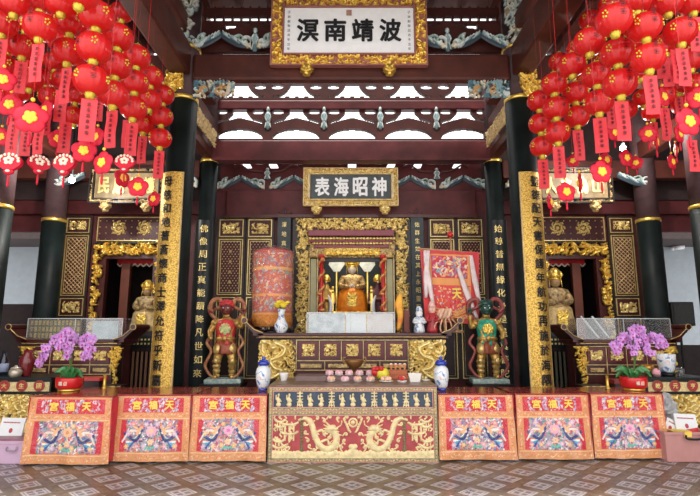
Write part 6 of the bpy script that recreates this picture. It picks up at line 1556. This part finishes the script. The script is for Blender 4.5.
strings('right', [(559, 62, 6.2, 1, False), (590, 20, 5.8, 1, False), (626, 110, 6.2, 1, False), (640, 70, 5.4, 1, False), (664, 96, 5.8, 1, True), (665, 45, 5.2, 1, True), (690, 60, 5.0, 1, False), (677, 85, 5.8, 1, True), (606, 92, 5.9, 1, False), (655, 5, 5.2, 1, False)], 'inner', G2)
strings('right', [(603, 62, 6.1, 1, False), (630, 42, 5.4, 1, False), (652, 48, 5.6, 1, False), (622, 14, 5.0, 1, False), (673, 62, 5.5, 1, False), (643, 98, 6.4, 1, False), (696, 84, 5.6, 1, False), (692, 38, 5.0, 1, False), (652, 112, 6.4, 1, True), (585, 82, 6.5, 1, False), (610, 5, 5.4, 1, False), (578, 48, 5.8, 1, False), (682, 105, 6.2, 1, False)], 'rear', G2)
# loose strips
def loose(lst, side):
    for i, (px, py, Y, rz) in enumerate(lst):
        c = TAG0.copy(); COL.objects.link(c); c.location = at(px, py, Y); c.rotation_euler.z = rz
        c2 = TAG1.copy(); COL.objects.link(c2); c2.parent = c
        tag(c, 'red paper strip hanging low, %s counted outward from the %s gold column' % (nth(i), side), 'paper strip', 'loose red strips')
        b = B(); b.tube([(0, 0, 0), (0, 0, 6.7-c.location.z)], .002, 4); b.build('cord', redm, c)
loose([(128, 120, 5.6, .1), (66, 122, 5.0, .3), (40, 122, 4.8, -.2), (27, 126, 5.2, .1), (14, 122, 4.9, .1), (62, 90, 4.8, .2)], 'left')
loose([(610, 98, 5.0, .2), (661, 46, 4.6, -.3), (664, 112, 5.4, .2), (692, 140, 5.0, .1), (675, 50, 4.4, .3)], 'right')
bpy.data.objects.remove(TAG0); bpy.data.objects.remove(TAG1)
for o in [o for o in L0.children]: bpy.data.objects.remove(o)
bpy.data.objects.remove(L0)
# wires the lanterns hang from: fine poles under the roof beams
for s in (-1, 1):
    for k, xx in enumerate((2.15, 2.75, 3.3)):
        pass
# blossom ornaments
flr = mat('magenta red felt', (.62, .002, .03), .6, var=.15); flc = mat('egg yellow felt', (.95, .60, .05), .5, var=.1)
def make_blossom():
    t = thing('blossom_ornament', 'x', 'hanging ornament')
    b = B(); 
    for k in range(5): a = k*1.257+1.57; b.ell((.05*math.cos(a), 0, .05*math.sin(a)), (.056, .018, .056), 0, 14, 8)
    b.ell((0, 0, 0), (.05, .022, .05)); b.build('red_petals', flr, t, smooth=True)
    b = B()
    for q in (-1, 1):
        for k in range(5): a = k*1.257-1.57; b.ell((.024*math.cos(a), q*.02, .024*math.sin(a)), (.021, .010, .021), 0, 8, 6)
        b.ell((0, q*.024, 0), (.018, .01, .018))
    b.build('yellow_heart', flc, t, smooth=True)
    b = B(); b.lathe([(.006, -.19), (.011, -.17), (.009, -.12), (.004, -.1)], 8); b.build('tassel', flr, t, smooth=True)
    b = B(); b.ell((0, 0, .125), (.014, .014, .014)); b.build('bead', flc, t, smooth=True)
    return t
BL = make_blossom()
def make_fan():
    t = thing('fan_ornament', 'x', 'hanging ornament')
    P = [(0, -.07)]+[(.1*math.cos(a), .0+.075*math.sin(a)) for a in np.linspace(-.5, math.pi+.5, 16)]
    b = B(); b.prism(P[1:]+[(-.04, -.07), (.04, -.07)][::1], -.02, .02); b.ell((0, 0, -.085), (.045, .025, .03)); b.build('red_body', flr, t)
    b = B()
    for q in (-1, 1):
        for k in range(9): a = -.1+k*.43; b.ell((.078*math.cos(a), q*.022, .01+.055*math.sin(a)), (.014, .006, .014), 0, 8, 4)
        for k in range(5): a = k*1.257+1.57; b.ell((.028*math.cos(a), q*.024, .01+.024*math.sin(a)), (.02, .008, .018), 0, 8, 4)
        b.ell((0, q*.024, -.085), (.02, .01, .012))
    b.build('cream_flower_print', cream, t, smooth=True)
    b = B(); b.lathe([(.005, -.22), (.01, -.2), (.009, -.14), (.004, -.11)], 8); b.build('tassel', flr, t, smooth=True)
    return t
FN = make_fan()
def orn(src, lst, side, kind, group):
    order = sorted(range(len(lst)), key=lambda i: lst[i][0] if side == 'left' else -lst[i][0])
    for n_, i in enumerate(order):
        px, py, d, rz = lst[i]; D0 = .21; Y = max(3.7, min(6.6, D0*F/d*.98)); sc_ = d*Y/(D0*F*.98)
        Y0_ = Y; best = (-1, Y)
        for tr in range(50):
            Yt_ = Y0_+(((tr+1)//2)*(.07 if tr % 2 else -.07))
            if not 3.4 < Yt_ < 6.8: continue
            p = at(px, py, Yt_); dm = min(max(math.hypot(x_-p.x, y_-p.y)/.25, abs(z_-p.z)/.26) for (x_, y_, z_) in POS)
            if dm > best[0]: best = (dm, Yt_)
            if dm >= 1: break
        Y = best[1]; sc_ = d*Y/(D0*F*.98); p = at(px, py, Y); POS.append((p.x, p.y, p.z))
        w_ = ['first', 'second', 'third', 'fourth', 'fifth', 'sixth', 'seventh', 'eighth', 'ninth', 'tenth', 'eleventh', 'twelfth', 'thirteenth', 'fourteenth', 'fifteenth', 'sixteenth', 'seventeenth', 'eighteenth'][n_]
        c = dup(src, at(px, py, Y), rz, '%s, hanging low, %s from the %s edge' % (kind, w_, side), group); c.scale = (sc_,)*3
        b = B(); b.tube([(0, 0, .1), (0, 0, (6.7-c.location.z)/sc_)], .002, 4); b.build('cord', redm, c)
orn(BL, [(10, 105, 25, .2), (31, 118, 34, .3), (46, 110, 22, -.4), (58, 139, 20, .6), (84, 151, 25, .3), (97, 137, 21, -.4), (103, 163, 25, -.3), (122, 178, 20, 1.2), (138, 187, 21, .2), (154, 199, 16, -.3), (1, 137, 20, .3), (3, 80, 26, .5), (27, 138, 14, 1.0)], 'left', 'red blossom ornament with yellow heart', 'blossom ornaments on the left')
orn(FN, [(10, 162, 25, .1), (39, 163, 22, .9), (65, 163, 25, -.1), (125, 162, 21, .1)], 'left', 'red fan shaped ornament with cream flower', 'fan ornaments on the left')
orn(BL, [(614, 133, 18, .3), (648, 134, 19, -.2), (656, 142, 18, 1.0), (688, 122, 31, .2), (679, 134, 20, .6), (672, 162, 16, .5), (626, 158, 18, .3), (636, 163, 14, -.6), (606, 160, 17, .4), (601, 172, 24, .1), (573, 161, 14, -.5), (566, 192, 21, .1), (580, 183, 20, 1.25), (550, 202, 17, .9), (663, 97, 22, .4), (698, 98, 24, -.3), (685, 101, 16, .4), (676, 150, 15, 1.1)], 'right', 'red blossom ornament with yellow heart', 'blossom ornaments on the right')
for r_ in (BL, FN):
    for o in list(r_.children): bpy.data.objects.remove(o)
    bpy.data.objects.remove(r_)
# bare lamps glowing among the ornaments
for px, py, nm in ((72, 180, 'left'), (623, 148, 'right')):
    p = at(px, py, 7.6); 
    t = thing('ceiling_lamp', 'bright white lamp glowing behind the red ornaments on the %s' % nm, 'lamp', p, 0, 'bright lamps')
    b = B(); b.ell((0, 0, 0), .045, 0, 16, 10); b.build('bulb', mat('glowing bulb', (1, 1, 1), .5, var=0, emit=(1, .97, .92), es=30), t, smooth=True)
    b = B(); b.lathe([(.03, .035), (.03, .09), (.015, .1)], 14); b.build('socket', black, t, smooth=True)
    b = B(); b.tube([(0, 0, .1), (0, 0, 6.6-p.z)], .008, 6); b.build('rod', black, t)
    l = bpy.data.lights.new('lamp_light', 'POINT'); l.energy = 60; l.color = (1, .95, .88); l.shadow_soft_size = .06; lo = bpy.data.objects.new('lamp_light', l); COL.objects.link(lo); lo.location = p+Vector((0, -.12, 0))
